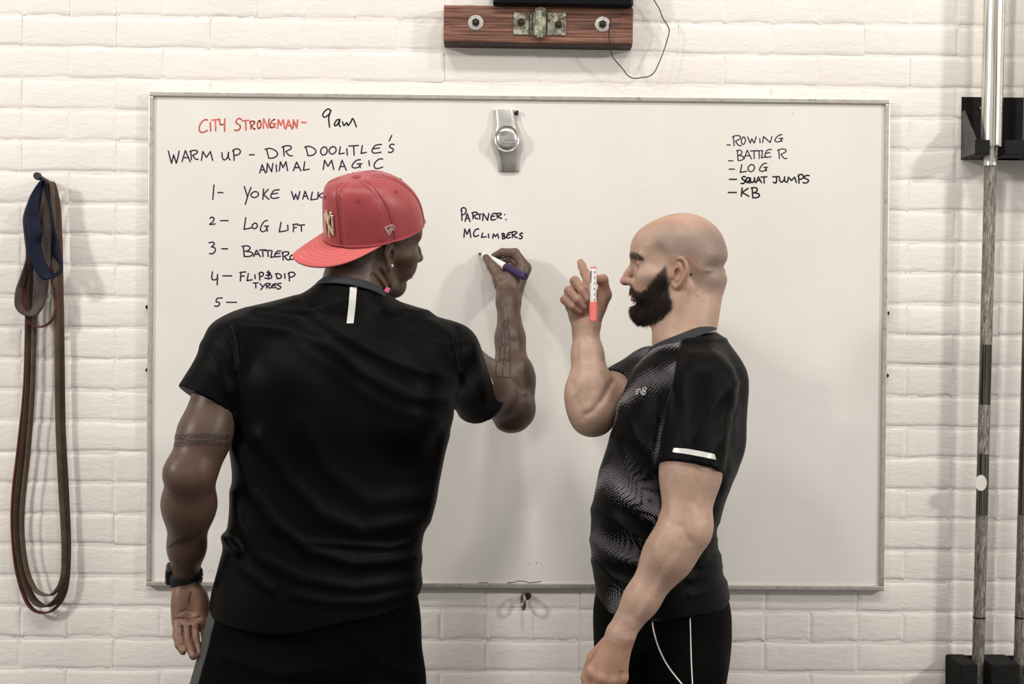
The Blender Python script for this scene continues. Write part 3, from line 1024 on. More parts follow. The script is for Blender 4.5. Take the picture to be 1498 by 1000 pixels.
def boxo(nm, x0, x1, y0, y1, z0, z1, mat, parent, bev=.001):
    bm = bmesh.new()
    add_box(bm, ((x0 + x1) / 2, (y0 + y1) / 2, (z0 + z1) / 2), (abs(x1 - x0), abs(y1 - y0), abs(z1 - z0)), bevel=bev)
    return bmobj(nm, bm, mat, parent)


boxo('back_plate', xl, xr, -.005, -.001, zb, zt, M_RACK, rk)
# bottom plate with slots: fingers between the bars
b1 = P(1431 + (1455 - 1431) * (960 - 225) / 960, 225, -.062)[0]
b2 = P(1492 + 25 * (960 - 225) / 960, 225, -.062)[0]
sl = 0.0185
for x0, x1 in ((xl, b1 - sl), (b1 + sl, b2 - sl), (b2 + sl, xr)):
    boxo('shelf_plate', x0, x1, -D, -.004, zb, zb + .004, M_RACK, rk)
    boxo('front_lip', x0, x1, -D, -D + .004, zb, zb + .036, M_RACK, rk)
boxo('shelf_bridge', b1 - sl, b2 + sl, -.040, -.004, zb, zb + .004, M_RACK, rk)
bm = bmesh.new()
fl = [(-.004, zb), (-.004, zb + .112), (-.018, zb + .118), (-D + .002, zb + .036), (-D + .002, zb)]
v1 = [bm.verts.new((xl, y, z)) for y, z in fl]
v2 = [bm.verts.new((xl + .004, y, z)) for y, z in fl]
bm.faces.new(v1)
bm.faces.new(v2[::-1])
for k in range(len(fl)):
    bm.faces.new((v1[k], v2[k], v2[(k + 1) % len(fl)], v1[(k + 1) % len(fl)]))
bmesh.ops.recalc_face_normals(bm, faces=bm.faces)
bmobj('end_flange', bm, simple('scuffed_black_steel', (0.055, 0.050, 0.045), 0.45, 0.2, nscale=30, namt=.5), rk)
bm = bmesh.new()
q = P(1436, 158, -.008)
add_cyl(bm, (q[0], -.004, q[2]), (q[0], -.011, q[2]), .005, .004, 12)
bmobj('screw_head', bm, M_CHROME, rk, True)
# lower holder: foam blocks either side of each bar
lt = P(1383, 955, 0)
lk = thing('barbell_holder', 'lower black holder with block jaws around the barbells at the bottom right', 'holder', (1.3, 0, lt[2] - .2))
M_FOAM = simple('black_foam', (0.010, 0.0095, 0.009), 0.85, 0, 0.2, nscale=150, namt=.5, bump=.5, bscale=400)
c1_, c2_ = P(1430, 970, -.062)[0], P(1491, 970, -.062)[0]
boxo('back_plate', lt[0], 1.62, -.006, -.001, lt[2] - .22, lt[2] - .004, M_RACK, lk)
for x0, x1 in ((lt[0], c1_ - .0155), (c1_ + .0155, c2_ - .0155), (c2_ + .0155, 1.62)):
    boxo('jaw_block', x0, x1, -.112, -.006, lt[2] - .20, lt[2], M_FOAM, lk, .004)
boxo('base_plate', lt[0], 1.62, -.112, -.002, lt[2] - .205, lt[2] - .20, M_RACK, lk)
# ------------------------------------------------------------------ organic modelling: signed fields meshed with surface nets
def smin(a, b, k):
    if k <= 0:
        return np.minimum(a, b)
    h = np.maximum(k - np.abs(a - b), 0) / k
    return np.minimum(a, b) - h * h * k * 0.25


def rotm(ax, ang):
    return np.array(Matrix.Rotation(ang, 3, ax))


class Field:
    def __init__(self):
        self.ops = []
        self.R = np.eye(3)
        self.O = np.zeros(3)
        self.S = 1.0

    def frame(self, O=None, R=None, S=1.0):
        self.O = np.zeros(3) if O is None else np.array(O, float)
        self.R = np.eye(3) if R is None else np.array(R, float)
        self.S = S
        return self

    def w(self, p):
        return self.O + self.R @ (np.array(p, float) * self.S)

    def op(self, mode, fn, k, c, rad):
        self.ops.append((mode, fn, k, np.array(c, float), rad))

    def cap(self, a, b, ra, rb=None, k=0.012, flat=None, mode='add'):
        rb = ra if rb is None else rb
        a, b = self.w(a), self.w(b)
        ra, rb = ra * self.S, rb * self.S
        ax = None
        if flat is not None:
            ax = self.R @ np.array(flat[0], float)
            ax /= np.linalg.norm(ax)
            fs = 1.0 / flat[1]

        def fn(p):
            pa = p - a
            d = b - a
            L = d @ d
            t = np.clip(pa @ d / (L + 1e-12), 0, 1)
            q = pa - t[:, None] * d
            if ax is not None:
                c = q @ ax
                q = q + (c * (fs - 1))[:, None] * ax
            r = ra + (rb - ra) * t
            return np.sqrt((q * q).sum(1)) - r
        self.op(mode, fn, k * self.S, (a + b) / 2, np.linalg.norm(b - a) / 2 + max(ra, rb) * (1 if ax is None else max(1, 1 / fs)))
        return self

    def chain(self, pts, rs, k=0.01, flat=None, mode='add'):
        for i in range(len(pts) - 1):
            self.cap(pts[i], pts[i + 1], rs[i], rs[i + 1], k if i == 0 else min(k, 0.006), flat, mode)
        return self

    def ell(self, c, r, k=0.012, rot=None, mode='add'):
        c = self.w(c)
        r = np.array(r, float) * self.S
        M = self.R if rot is None else self.R @ np.array(rot, float)

        def fn(p):
            q = (p - c) @ M
            k0 = np.sqrt(((q / r) ** 2).sum(1)) + 1e-9
            k1 = np.sqrt(((q / (r * r)) ** 2).sum(1)) + 1e-9
            return k0 * (k0 - 1) / k1
        self.op(mode, fn, k * self.S, c, r.max())
        return self

    def raw(self, fn, c, rad, k=0.0, mode='add'):
        self.op(mode, fn, k, c, rad)
        return self

    def __call__(self, p, c=None, rad=None):
        """field at points p; with a bounding sphere, distant pieces are skipped"""
        d = np.full(len(p), 0.2)
        for mode, fn, k, oc, orad in self.ops:
            if c is not None and np.linalg.norm(oc - c) - rad - orad > 0.035:
                continue
            v = fn(p)
            if mode == 'add':
                d = smin(d, v, k)
            elif mode == 'sub':
                d = -smin(-d, v, k)
            elif mode == 'and':
                d = -smin(-d, -v, k)
            elif mode == 'disp':
                d = d + v
        return d


def surface_nets(field, lo, hi, h):
    lo = np.array(lo, float)
    hi = np.array(hi, float)
    B = 8
    nb = np.ceil((hi - lo) / (h * B)).astype(int)
    n = nb * B + 1
    D = np.full(n, 0.1, np.float32)
    # group blocks in super blocks for culling
    SB = 3
    off = np.stack(np.meshgrid(*[np.arange(B)] * 3, indexing='ij'), -1).reshape(-1, 3)
    for sx in range(0, nb[0], SB):
        for sy in range(0, nb[1], SB):
            for sz in range(0, nb[2], SB):
                b0 = np.array([sx, sy, sz])
                b1 = np.minimum(b0 + SB, nb)
                bl = np.stack(np.meshgrid(*[np.arange(b0[i], b1[i]) for i in range(3)], indexing='ij'), -1).reshape(-1, 3)
                cen = lo + (bl * B + (B - 1) / 2) * h
                sc = lo + ((b0 + b1) / 2 * B) * h
                sr = np.linalg.norm((b1 - b0) * B * h) / 2
                dc = field(cen, sc, sr)
                keep = np.abs(dc) < h * B * 0.87 * 1.5 + 0.004
                for b, v in zip(bl[~keep], dc[~keep]):
                    D[b[0] * B:b[0] * B + B, b[1] * B:b[1] * B + B, b[2] * B:b[2] * B + B] = 0.1 if v > 0 else -0.1
                bk = bl[keep]
                if len(bk) == 0:
                    continue
                idx = (bk[:, None, :] * B + off[None]).reshape(-1, 3)
                D[idx[:, 0], idx[:, 1], idx[:, 2]] = field(lo + idx * h, sc, sr)
    S = D < 0
    A = S[:-1, :-1, :-1]
    allin = A.copy()
    anyin = A.copy()
    for dx in (0, 1):
        for dy in (0, 1):
            for dz in (0, 1):
                v = S[dx:n[0] - 1 + dx, dy:n[1] - 1 + dy, dz:n[2] - 1 + dz]
                allin &= v
                anyin |= v
    cells = np.argwhere(anyin & ~allin)
    ids = np.full(A.shape, -1, np.int32)
    ids[cells[:, 0], cells[:, 1], cells[:, 2]] = np.arange(len(cells))
    acc = np.zeros((len(cells), 3))
    cnt = np.zeros(len(cells))
    cor = [(x, y, z) for x in (0, 1) for y in (0, 1) for z in (0, 1)]
    V = {c: D[cells[:, 0] + c[0], cells[:, 1] + c[1], cells[:, 2] + c[2]].astype(float) for c in cor}
    for c in cor:
        for ax in range(3):
            if c[ax] == 0:
                c2 = list(c)
                c2[ax] = 1
                c2 = tuple(c2)
                a, b = V[c], V[c2]
                m_ = (a < 0) != (b < 0)
                t = np.where(m_, a / (a - b + 1e-20), 0)
                p = np.tile(np.array(c, float), (len(cells), 1))
                p[:, ax] = t
                acc += p * m_[:, None]
                cnt += m_
    verts = lo + (cells + acc / cnt[:, None]) * h
    faces = []
    for ax in range(3):
        s0 = [slice(None)] * 3
        s1 = [slice(None)] * 3
        s0[ax] = slice(0, -1)
        s1[ax] = slice(1, None)
        e = S[tuple(s0)] != S[tuple(s1)]
        ed = np.argwhere(e)
        u, v = (ax + 1) % 3, (ax + 2) % 3
        ok = (ed[:, u] > 0) & (ed[:, v] > 0) & (ed[:, u] < n[u] - 1) & (ed[:, v] < n[v] - 1)
        ed = ed[ok]
        q = []
        for du, dv in ((0, 0), (1, 0), (1, 1), (0, 1)):
            c = ed.copy()
            c[:, u] -= du
            c[:, v] -= dv
            q.append(ids[c[:, 0], c[:, 1], c[:, 2]])
        q = np.stack(q, 1)
        inside = S[ed[:, 0], ed[:, 1], ed[:, 2]]
        q[~inside] = q[~inside][:, ::-1]
        q = q[(q >= 0).all(1)]
        faces.append(q)
    faces = np.concatenate(faces)
    return verts, faces


def multi_mesh(field, regions):
    """regions: list of (lo, hi, h, ) fine first; coarser ones leave out what the finer ones cover"""
    VV, FF = [], []
    base = 0
    done = []
    for lo, hi, h in regions:
        lo, hi = np.array(lo, float), np.array(hi, float)
        v, f = surface_nets(field, lo, hi, h)
        c = v[f].mean(1)
        keep = ((c > lo) & (c < hi)).all(1)
        for l2, h2 in done:
            keep &= ~((c > l2 + h * 0.9) & (c < h2 - h * 0.9)).all(1)
        f = f[keep]
        used = np.unique(f)
        mp = np.full(len(v), -1)
        mp[used] = np.arange(len(used))
        VV.append(v[used])
        FF.append(mp[f] + base)
        base += len(used)
        done.append((lo, hi))
    return np.concatenate(VV), np.concatenate(FF)


def np_mesh(name, V, F, mat=None, parent=None, colors=None, smooth=True):
    me = bpy.data.meshes.new(name)
    me.vertices.add(len(V))
    me.vertices.foreach_set('co', V.astype(np.float32).ravel())
    k = F.shape[1]
    me.loops.add(F.size)
    me.loops.foreach_set('vertex_index', F.astype(np.int32).ravel())
    me.polygons.add(len(F))
    me.polygons.foreach_set('loop_start', (np.arange(len(F)) * k).astype(np.int32))
    me.polygons.foreach_set('loop_total', np.full(len(F), k, np.int32))
    me.update(calc_edges=True)
    if colors is not None:
        at = me.color_attributes.new('tint', 'FLOAT_COLOR', 'POINT')
        at.data.foreach_set('color', np.concatenate([colors, np.ones((len(V), 1))], 1).astype(np.float32).ravel())
    return obj(name, me, mat, parent, smooth)


def grad(field, p, e=0.0008):
    g = np.stack([field(p + np.eye(3)[i] * e) - field(p - np.eye(3)[i] * e) for i in range(3)], 1)
    return g / (np.linalg.norm(g, axis=1)[:, None] + 1e-9)


def seg_dist(P2, poly):
    """distance of (N,2) points to a polyline"""
    d = np.full(len(P2), 1e9)
    for a, b in zip(poly[:-1], poly[1:]):
        a, b = np.array(a, float), np.array(b, float)
        ab = b - a
        t = np.clip(((P2 - a) @ ab) / (ab @ ab + 1e-9), 0, 1)
        d = np.minimum(d, np.hypot(*(P2 - a - t[:, None] * ab).T))
    return d


def vnoise(p, s, seed=0):
    """cheap smooth value noise from summed sines"""
    r = np.random.default_rng(seed)
    o = np.zeros(len(p))
    for i in range(6):
        d = r.normal(size=3)
        d /= np.linalg.norm(d)
        o += np.sin(p @ d * s * r.uniform(.6, 1.6) + r.uniform(0, 6.28))
    return o / 6


def interp_rows(rows, n=240):
    """rows of tuples sorted by the first value -> dense smooth table"""
    rows = sorted(rows)
    pts = np.array([r for r in rows], float)
    sm_ = np.array(smooth_path(list(pts), 12))
    o = np.argsort(sm_[:, 0])
    return sm_[o]


def loft_fn(tab, phi, off=0.0, nexp=2.25, ztop=None, hem=None):
    """tab columns z, cx, cy, a, bf, bb ; phi section rotation (radians); hem(p)->plane value"""
    cs, sn = math.cos(phi), math.sin(phi)

    def fn(p):
        z = p[:, 2]
        cx, cy, a, bf, bb = [np.interp(z, tab[:, 0], tab[:, i]) for i in range(1, 6)]
        dx, dy = p[:, 0] - cx, p[:, 1] - cy
        u = dx * cs + dy * sn
        v = -dx * sn + dy * cs
        b = np.where(v > 0, bf, bb) - off
        a = a - off
        s = ((np.abs(u) / a) ** nexp + (np.abs(v) / b) ** nexp) ** (1 / nexp)
        d = (s - 1) * np.minimum(a, b)
        d = np.maximum(d, z - tab[-1, 0])
        if hem is not None:
            d = np.maximum(d, hem(p))
        else:
            d = np.maximum(d, tab[0, 0] - z)
        return d
    return fn


# ------------------------------------------------------------------ the head, in its own frame: x forward, y to its left, z up, origin between the ears
def build_head(F, nose=1.0, lips=1.0, chin=0.0, beardless=True, eyes_open=True):
    # cranium
    F.ell((-0.010, 0, 0.046), (0.094, 0.077, 0.085), 0.02)
    F.ell((0.020, 0, 0.040), (0.075, 0.068, 0.074), 0.02)
    F.ell((-0.048, 0, 0.018), (0.056, 0.062, 0.060), 0.02)
    F.ell((0.048, 0, 0.058), (0.050, 0.058, 0.045), 0.02)
    # face block
    F.ell((0.036, 0, -0.002), (0.054, 0.062, 0.066), 0.02)
    F.ell((0.056, 0, -0.034), (0.040, 0.040, 0.040), 0.02)
    # jaw
    for s in (-1, 1):
        F.cap((0.000, s * 0.056, -0.028), (0.012, s * 0.051, -0.058), 0.014, 0.014, 0.02)
        F.cap((0.012, s * 0.051, -0.058), (0.072 - chin, s * 0.016, -0.084 + chin * .3), 0.015, 0.014, 0.02)
        F.ell((0.058, s * 0.047, -0.004), (0.026, 0.018, 0.017), 0.02)       # cheek bone
        F.cap((0.050, s * 0.055, 0.0), (0.005, s * 0.066, -0.002), 0.009, 0.007, 0.02)
        F.cap((0.0905, s * 0.010, 0.0395), (0.073, s * 0.046, 0.041), 0.0092, 0.0085, 0.012)   # brow ridge
        F.ell((0.062, s * 0.030, -0.030), (0.028, 0.022, 0.026), 0.02)       # cheek
    F.ell((0.082 - chin, 0, -0.079 + chin * .3), (0.017, 0.022, 0.017), 0.018)                  # chin
    F.cap((0.020, 0, -0.070), (0.060, 0, -0.082), 0.030, 0.018, 0.02)        # under the jaw
    # eye sockets
    for s in (-1, 1):
        F.ell((0.097, s * 0.031, 0.022), (0.017, 0.017, 0.013), 0.012, mode='sub')
        F.ell((0.0745, s * 0.031, 0.0235), (0.0138, 0.0150, 0.0128), 0.004)                # lids over the ball
        if eyes_open:
            F.ell((0.0895, s * 0.031, 0.0220), (0.0075, 0.0120, 0.0024), 0.0015, mode='sub')
    # nose
    F.cap((0.087, 0, 0.033), (0.106, 0, 0.004), 0.0065, 0.0085 * nose, 0.010)
    F.cap((0.106, 0, 0.004), (0.1155, 0, -0.0115), 0.0075 * nose, 0.0085 * nose, 0.006)
    F.ell((0.1105, 0, -0.0125), (0.0115, 0.0105 * nose, 0.0085), 0.006)
    for s in (-1, 1):
        F.ell((0.101, s * 0.0125 * nose, -0.0135), (0.0105, 0.0068, 0.0080), 0.005)
        F.ell((0.106, s * 0.0065 * nose, -0.0215), (0.0055, 0.0032, 0.0035), 0.002, mode='sub')
    # muzzle and lips
    F.cap((0.090, 0, -0.022), (0.094, 0, -0.036), 0.010, 0.009, 0.012, flat=((0, 1, 0), 1.6))
    F.chain([(0.0835, 0.022, -0.0450), (0.0960, 0.008, -0.0405), (0.0985, 0, -0.0412), (0.0960, -0.008, -0.0405), (0.0835, -0.022, -0.0450)], [0.0030 * lips, 0.0052 * lips, 0.0048 * lips, 0.0052 * lips, 0.0030 * lips], 0.004)
    F.chain([(0.0830, 0.021, -0.0478), (0.0945, 0.009, -0.0520), (0.0958, -0.0, -0.0528), (0.0945, -0.009, -0.0520), (0.0830, -0.021, -0.0478)], [0.0030 * lips, 0.0056 * lips, 0.0060 * lips, 0.0056 * lips, 0.0030 * lips], 0.004)
    F.chain([(0.089, 0.020, -0.0468), (0.1015, 0.008, -0.0462), (0.1030, 0, -0.0468), (0.1015, -0.008, -0.0462), (0.089, -0.020, -0.0468)], [0.0008] * 5, 0.0025, mode='sub')
    F.ell((0.098, 0, -0.0640), (0.009, 0.016, 0.0045), 0.008, mode='sub')
    # temples
    for s in (-1, 1):
        F.ell((0.052, s * 0.085, 0.040), (0.026, 0.018, 0.026), 0.02, mode='sub')
    # ears
    for s in (-1, 1):
        build_ear(F, s)


def ear_frame(s):
    """maps (u forward, v up, w outward) on side s to head coordinates"""
    a = math.radians(24)
    tilt = math.radians(-9)

    def f(u, v, w):
        u2 = u * math.cos(tilt) - v * math.sin(tilt) * -1
        v2 = v * math.cos(tilt) + u * math.sin(tilt) * -1
        # the shell swings out behind
        x = u2 * math.cos(a) + w * math.sin(a) - 0.002
        y = -u2 * math.sin(a) + w * math.cos(a)
        return (x, s * (0.0685 + y), v2 + 0.001)
    return f


def build_ear(F, s):
    e = ear_frame(s)
    F.ell(e(-0.006, 0.002, 0.000), (0.013, 0.010, 0.022), 0.008)
    hel = [(0.008, 0.000, 0.004), (0.013, 0.012, 0.004), (0.011, 0.025, 0.005), (0.001, 0.0325, 0.006), (-0.011, 0.0300, 0.007), (-0.0185, 0.019, 0.008), (-0.0195, 0.004, 0.008), (-0.0145, -0.010, 0.008), (-0.008, -0.021, 0.007), (-0.001, -0.0275, 0.005), (0.006, -0.026, 0.004)]
    rs = [0.0022, 0.0030, 0.0034, 0.0036, 0.0036, 0.0036, 0.0036, 0.0036, 0.0042, 0.0046, 0.0040]
    hp = smooth_path([e(*q) for q in hel], 3)
    rr = np.interp(np.linspace(0, 10, len(hp)), range(11), rs)
    for i in range(len(hp) - 1):
        F.cap(hp[i], hp[i + 1], rr[i], rr[i + 1], 0.0022)
    # bowl behind the rim
    F.ell(e(-0.006, 0.004, 0.0015), (0.0145, 0.0042, 0.026), 0.003, rot=rotm('Z', s * math.radians(-24)))
    ah = smooth_path([e(*q) for q in [(0.000, 0.021, 0.0065), (-0.009, 0.013, 0.0080), (-0.0115, 0.002, 0.0085), (-0.0075, -0.010, 0.008), (0.000, -0.0155, 0.0065)]], 3)
    for i in range(len(ah) - 1):
        F.cap(ah[i], ah[i + 1], 0.0027, 0.0027, 0.003)
    F.ell(e(0.0000, 0.001, 0.0075), (0.0072, 0.0062, 0.0105), 0.0025, mode='sub')
    F.ell(e(0.0095, -0.004, 0.0045), (0.0038, 0.0040, 0.0055), 0.003)       # tragus
    F.ell(e(0.0025, -0.0225, 0.0045), (0.0072, 0.0040, 0.0075), 0.004)      # lobe


def hair(name, pts, nrm, dirfn, length, rad, mat, parent, seed=1, curl=0.25):
    """short tapering strands, each a bent three-sided blade"""
    r = np.random.default_rng(seed)
    N = len(pts)
    D = dirfn(pts, nrm)
    D = D + r.normal(0, curl, D.shape)
    D /= np.linalg.norm(D, axis=1)[:, None]
    L = length * r.uniform(0.6, 1.25, N)
    side = np.cross(D, nrm + r.normal(0, .2, nrm.shape))
    side /= np.linalg.norm(side, axis=1)[:, None] + 1e-9
    third = np.cross(D, side)
    base = pts - nrm * 0.0008
    mid = base + (D * 0.45 + nrm * 0.12) * L[:, None]
    tip = base + (D * 0.92 - nrm * 0.02) * L[:, None]
    V = np.stack([base + side * rad, base - side * rad * .5 + third * rad * .8, base - side * rad * .5 - third * rad * .8,
                  mid + side * rad * .7, mid - side * rad * .35 + third * rad * .56, mid - side * rad * .35 - third * rad * .56, tip], 1).reshape(-1, 3)
    o = np.arange(N)[:, None] * 7
    F = []
    for a, b in ((0, 1), (1, 2), (2, 0)):
        F.append(np.concatenate([o + a, o + b, o + b + 3], 1))
        F.append(np.concatenate([o + a, o + b + 3, o + a + 3], 1))
        F.append(np.concatenate([o + a + 3, o + b + 3, o + 6], 1))
    F = np.concatenate(F)
    ob = np_mesh(name, V, F, mat, parent)
    ob['kind'] = 'stuff'
    return ob


def skin_mat(name, tone, dark, rough=0.5, sss=0.12, bumpamt=0.25):
    t = NT(name, rough, 0, tone, 0.4)
    co = t.coord()
    at = t.n('ShaderNodeVertexColor')
    at.layer_name = 'tint'
    n1 = t.noise(co, 28, 6, 0.65)
    n2 = t.noise(co, 240, 4, 0.6)
    v1 = t.ramp(n1, [(0.3, (0.86, 0.84, 0.83)), (0.7, (1.08, 1.06, 1.05))])
    v2 = t.ramp(n2, [(0.3, (0.90, 0.89, 0.88)), (0.7, (1.06, 1.06, 1.06))])
    c = t.mix(1.0, t.mix(1.0, at.outputs['Color'], v1, 'MULTIPLY'), v2, 'MULTIPLY')
    t.base(c)
    t.b.inputs['Subsurface Weight'].default_value = sss
    t.b.inputs['Subsurface Radius'].default_value = (0.010, 0.004, 0.002)
    t.b.inputs['Subsurface Scale'].default_value = 1.0
    h = t.math('ADD', t.math('MULTIPLY', t.noise(co, 420, 3, 0.6), 0.5), t.math('MULTIPLY', t.noise(co, 90, 4, 0.6), 1.0))
    t.bump(h, bumpamt, 0.0012)
    return t.m


def finger(F, pts, rs, k=0.006):
    for i in range(len(pts) - 1):
        F.cap(pts[i], pts[i + 1], rs[i], rs[i + 1], k if i == 0 else 0.0035)


def px3(l):
    return [P(*q) for q in l]
# ------------------------------------------------------------------ shared helpers for the two figures
def surf(field, px, py, y0=-1.3, y1=-0.03, n=260):
    """first point of the field's surface seen through the photo pixels, with normals"""
    px, py = np.atleast_1d(np.array(px, float)), np.atleast_1d(np.array(py, float))
    A = np.array([P(a, b, y0) for a, b in zip(px, py)])
    Bp = np.array([P(a, b, y1) for a, b in zip(px, py)])
    t = np.linspace(0, 1, n)
    pts = A[:, None] + (Bp - A)[:, None] * t[None, :, None]
    v = field(pts.reshape(-1, 3)).reshape(len(px), n)
    neg = v < 0
    first = neg.argmax(1)
    miss = ~neg.any(1)
    best = np.where(miss, np.abs(v).argmin(1), first)
    i0 = np.clip(best - 1, 0, n - 2)
    a, b = v[np.arange(len(px)), i0], v[np.arange(len(px)), i0 + 1]
    tt = np.where(miss, 0.5, a / (a - b + 1e-12))
    tt = np.clip(tt, 0, 1)
    q = A + (Bp - A) * (t[i0] + tt * (t[1] - t[0]))[:, None]
    for _ in range(2):
        g = grad(field, q)
        q = q - g * np.clip(field(q), -.004, .004)[:, None]
    return q, grad(field, q)


def patch(name, field, E0, E1, mat, parent, nu=10, nv=3, off=0.0012, y0=-1.3):
    """strip laid on a surface between two picture edges"""
    e0 = smooth_path([(a, b, 0) for a, b in E0], max(1, nu // max(1, len(E0) - 1)))
    e1 = smooth_path([(a, b, 0) for a, b in E1], max(1, nu // max(1, len(E1) - 1)))
    n = min(len(e0), len(e1))
    G = np.array([[e0[i] + (e1[i] - e0[i]) * s for s in np.linspace(0, 1, nv + 1)] for i in range(n)]).reshape(-1, 3)
    q, g = surf(field, G[:, 0], G[:, 1], y0)
    V = q + g * off
    F = []
    m_ = nv + 1
    for i in range(n - 1):
        for j in range(nv):
            F.append((i * m_ + j, i * m_ + j + 1, (i + 1) * m_ + j + 1, (i + 1) * m_ + j))
    return np_mesh(name, V, np.array(F), mat, parent)


def strokes(name, field, lines, w, mat, parent, off=0.0006, y0=-1.3, sub=4):
    """thin drawn lines laid on a surface"""
    VV, FF, base = [], [], 0
    for ln in lines:
        p = np.array(smooth_path([(a, b, 0) for a, b in ln], sub)) if len(ln) > 2 else np.array([(a, b, 0) for a, b in ln], float)
        q, g = surf(field, p[:, 0], p[:, 1], y0)
        t = np.gradient(q, axis=0)
        s = np.cross(t, g)
        s /= np.linalg.norm(s, axis=1)[:, None] + 1e-9
        q = q + g * off
        V = np.stack([q + s * w / 2, q - s * w / 2], 1).reshape(-1, 3)
        n = len(q)
        good = (np.abs(field(q)) < .003)
        jump = np.linalg.norm(np.diff(q, axis=0), axis=1) < .02
        F = [(2 * i, 2 * i + 1, 2 * i + 3, 2 * i + 2) for i in range(n - 1) if good[i] and good[i + 1] and jump[i]]
        if not F:
            continue
        VV.append(V)
        FF.append(np.array(F) + base)
        base += len(V)
    o = np_mesh(name, np.concatenate(VV), np.concatenate(FF), mat, parent)
    if len(lines) > 1:
        o['kind'] = 'stuff'
    return o


def capfn(a, b, ra, rb, cut0=None, cut1=None, flat=None):
    a, b = np.array(a, float), np.array(b, float)
    d = b - a
    L = np.linalg.norm(d)
    u = d / L

    def fn(p):
        pa = p - a
        s = pa @ u
        t = np.clip(s / L, 0, 1)
        q = pa - (t * L)[:, None] * u
        v = np.sqrt((q * q).sum(1)) - (ra + (rb - ra) * t)
        if cut1 is not None:
            v = np.maximum(v, s - L * cut1)
        return v
    return fn, (a + b) / 2, L / 2 + max(ra, rb)


def folds(lines):
    """ridges along picture polylines; each (points, height, half width in pixels)"""
    def fn(p):
        a, b = PX(p)
        Q = np.stack([a, b], 1)
        v = np.zeros(len(p))
        for pts, h, w in lines:
            pp = np.array(pts, float)
            lo, hi = pp.min(0) - 3 * w, pp.max(0) + 3 * w
            m_ = ((Q > lo) & (Q < hi)).all(1)
            if m_.any():
                v[m_] -= h * np.exp(-(seg_dist(Q[m_], pts) / w) ** 2)
        return v
    return fn


def soft(x, a, b):
    return np.clip((x - a) / (b - a), 0, 1)


def fabric(name, col, rough=0.6, sheen=0.0, use_tint=False, spec=0.3, panel=False):
    t = NT(name, rough, 0, col, spec)
    co = t.coord()
    if use_tint:
        at = t.n('ShaderNodeVertexColor')
        at.layer_name = 'tint'
        c = at.outputs['Color']
        if panel:
            # printed dots whose size swells in waves; only where the tint's blue channel marks the front panel
            sep = t.n('ShaderNodeSeparateColor')
            t.l(c, sep.inputs[0])
            wave = t.n('ShaderNodeTexWave', wave_type='BANDS', bands_direction='DIAGONAL')
            wave.inputs['Scale'].default_value = 3.2
            wave.inputs['Distortion'].default_value = 7.0
            wave.inputs['Detail'].default_value = 2.0
            wave.inputs['Detail Scale'].default_value = 1.1
            t.l(co, wave.inputs['Vector'])
            vor = t.n('ShaderNodeTexVoronoi')
            vor.inputs['Scale'].default_value = 215
            vor.inputs['Randomness'].default_value = 0.12
            t.l(t.mapping(co, (1, 1, 1), (0, 0.6, 0.2)), vor.inputs['Vector'])
            dot = t.math('LESS_THAN', vor.outputs['Distance'], t.math('MULTIPLY', wave.outputs['Fac'], 0.62))
            inv = t.math('MULTIPLY', dot, sep.outputs[2])
            c = t.mix(inv, (0.0018, 0.0018, 0.0019), (0.17, 0.155, 0.165))
        t.base(c)
    t.b.inputs['Sheen Weight'].default_value = sheen
    t.b.inputs['Sheen Roughness'].default_value = 0.5
    h = t.math('ADD', t.math('MULTIPLY', t.noise(co, 900, 2), 0.35), t.math('MULTIPLY', t.noise(co, 24, 4, .6), 1.0))
    t.bump(h, 0.15, 0.0018)
    return t.m


M_EYE = simple('eye_white', (0.38, 0.35, 0.32), 0.2)
M_IRIS = simple('dark_iris', (0.03, 0.018, 0.010), 0.1)
M_SHOE = simple('black_trainer', (0.012, 0.012, 0.013), 0.5)
M_SOLE = simple('pale_sole', (0.45, 0.43, 0.40), 0.6)
M_REFL = simple('silver_reflective_tape', (0.62, 0.60, 0.56), 0.35, 0.2, nscale=60, namt=.12)
M_COLLAR = fabric('grey_rib_collar', (0.040, 0.041, 0.043), 0.8, spec=.1)


def eyes(par, O, R, S, sides=(-1, 1)):
    for s in sides:
        c = O + R @ (np.array((0.0735, s * 0.031, 0.0232)) * S)
        bm = bmesh.new()
        bmesh.ops.create_uvsphere(bm, u_segments=20, v_segments=14, radius=0.0122 * S, matrix=Matrix.Translation(Vector(c)))
        e = bmobj('eyeball', bm, M_EYE, par, True)
        bm = bmesh.new()
        f = R @ np.array((1, 0, 0.0))
        cc_ = c + f * 0.0092 * S
        bmesh.ops.create_uvsphere(bm, u_segments=16, v_segments=10, radius=0.0052 * S, matrix=Matrix.Translation(Vector(cc_)) @ Matrix.Diagonal((0.9, .9, .9, 1)))
        bmobj('iris', bm, M_IRIS, e, True)


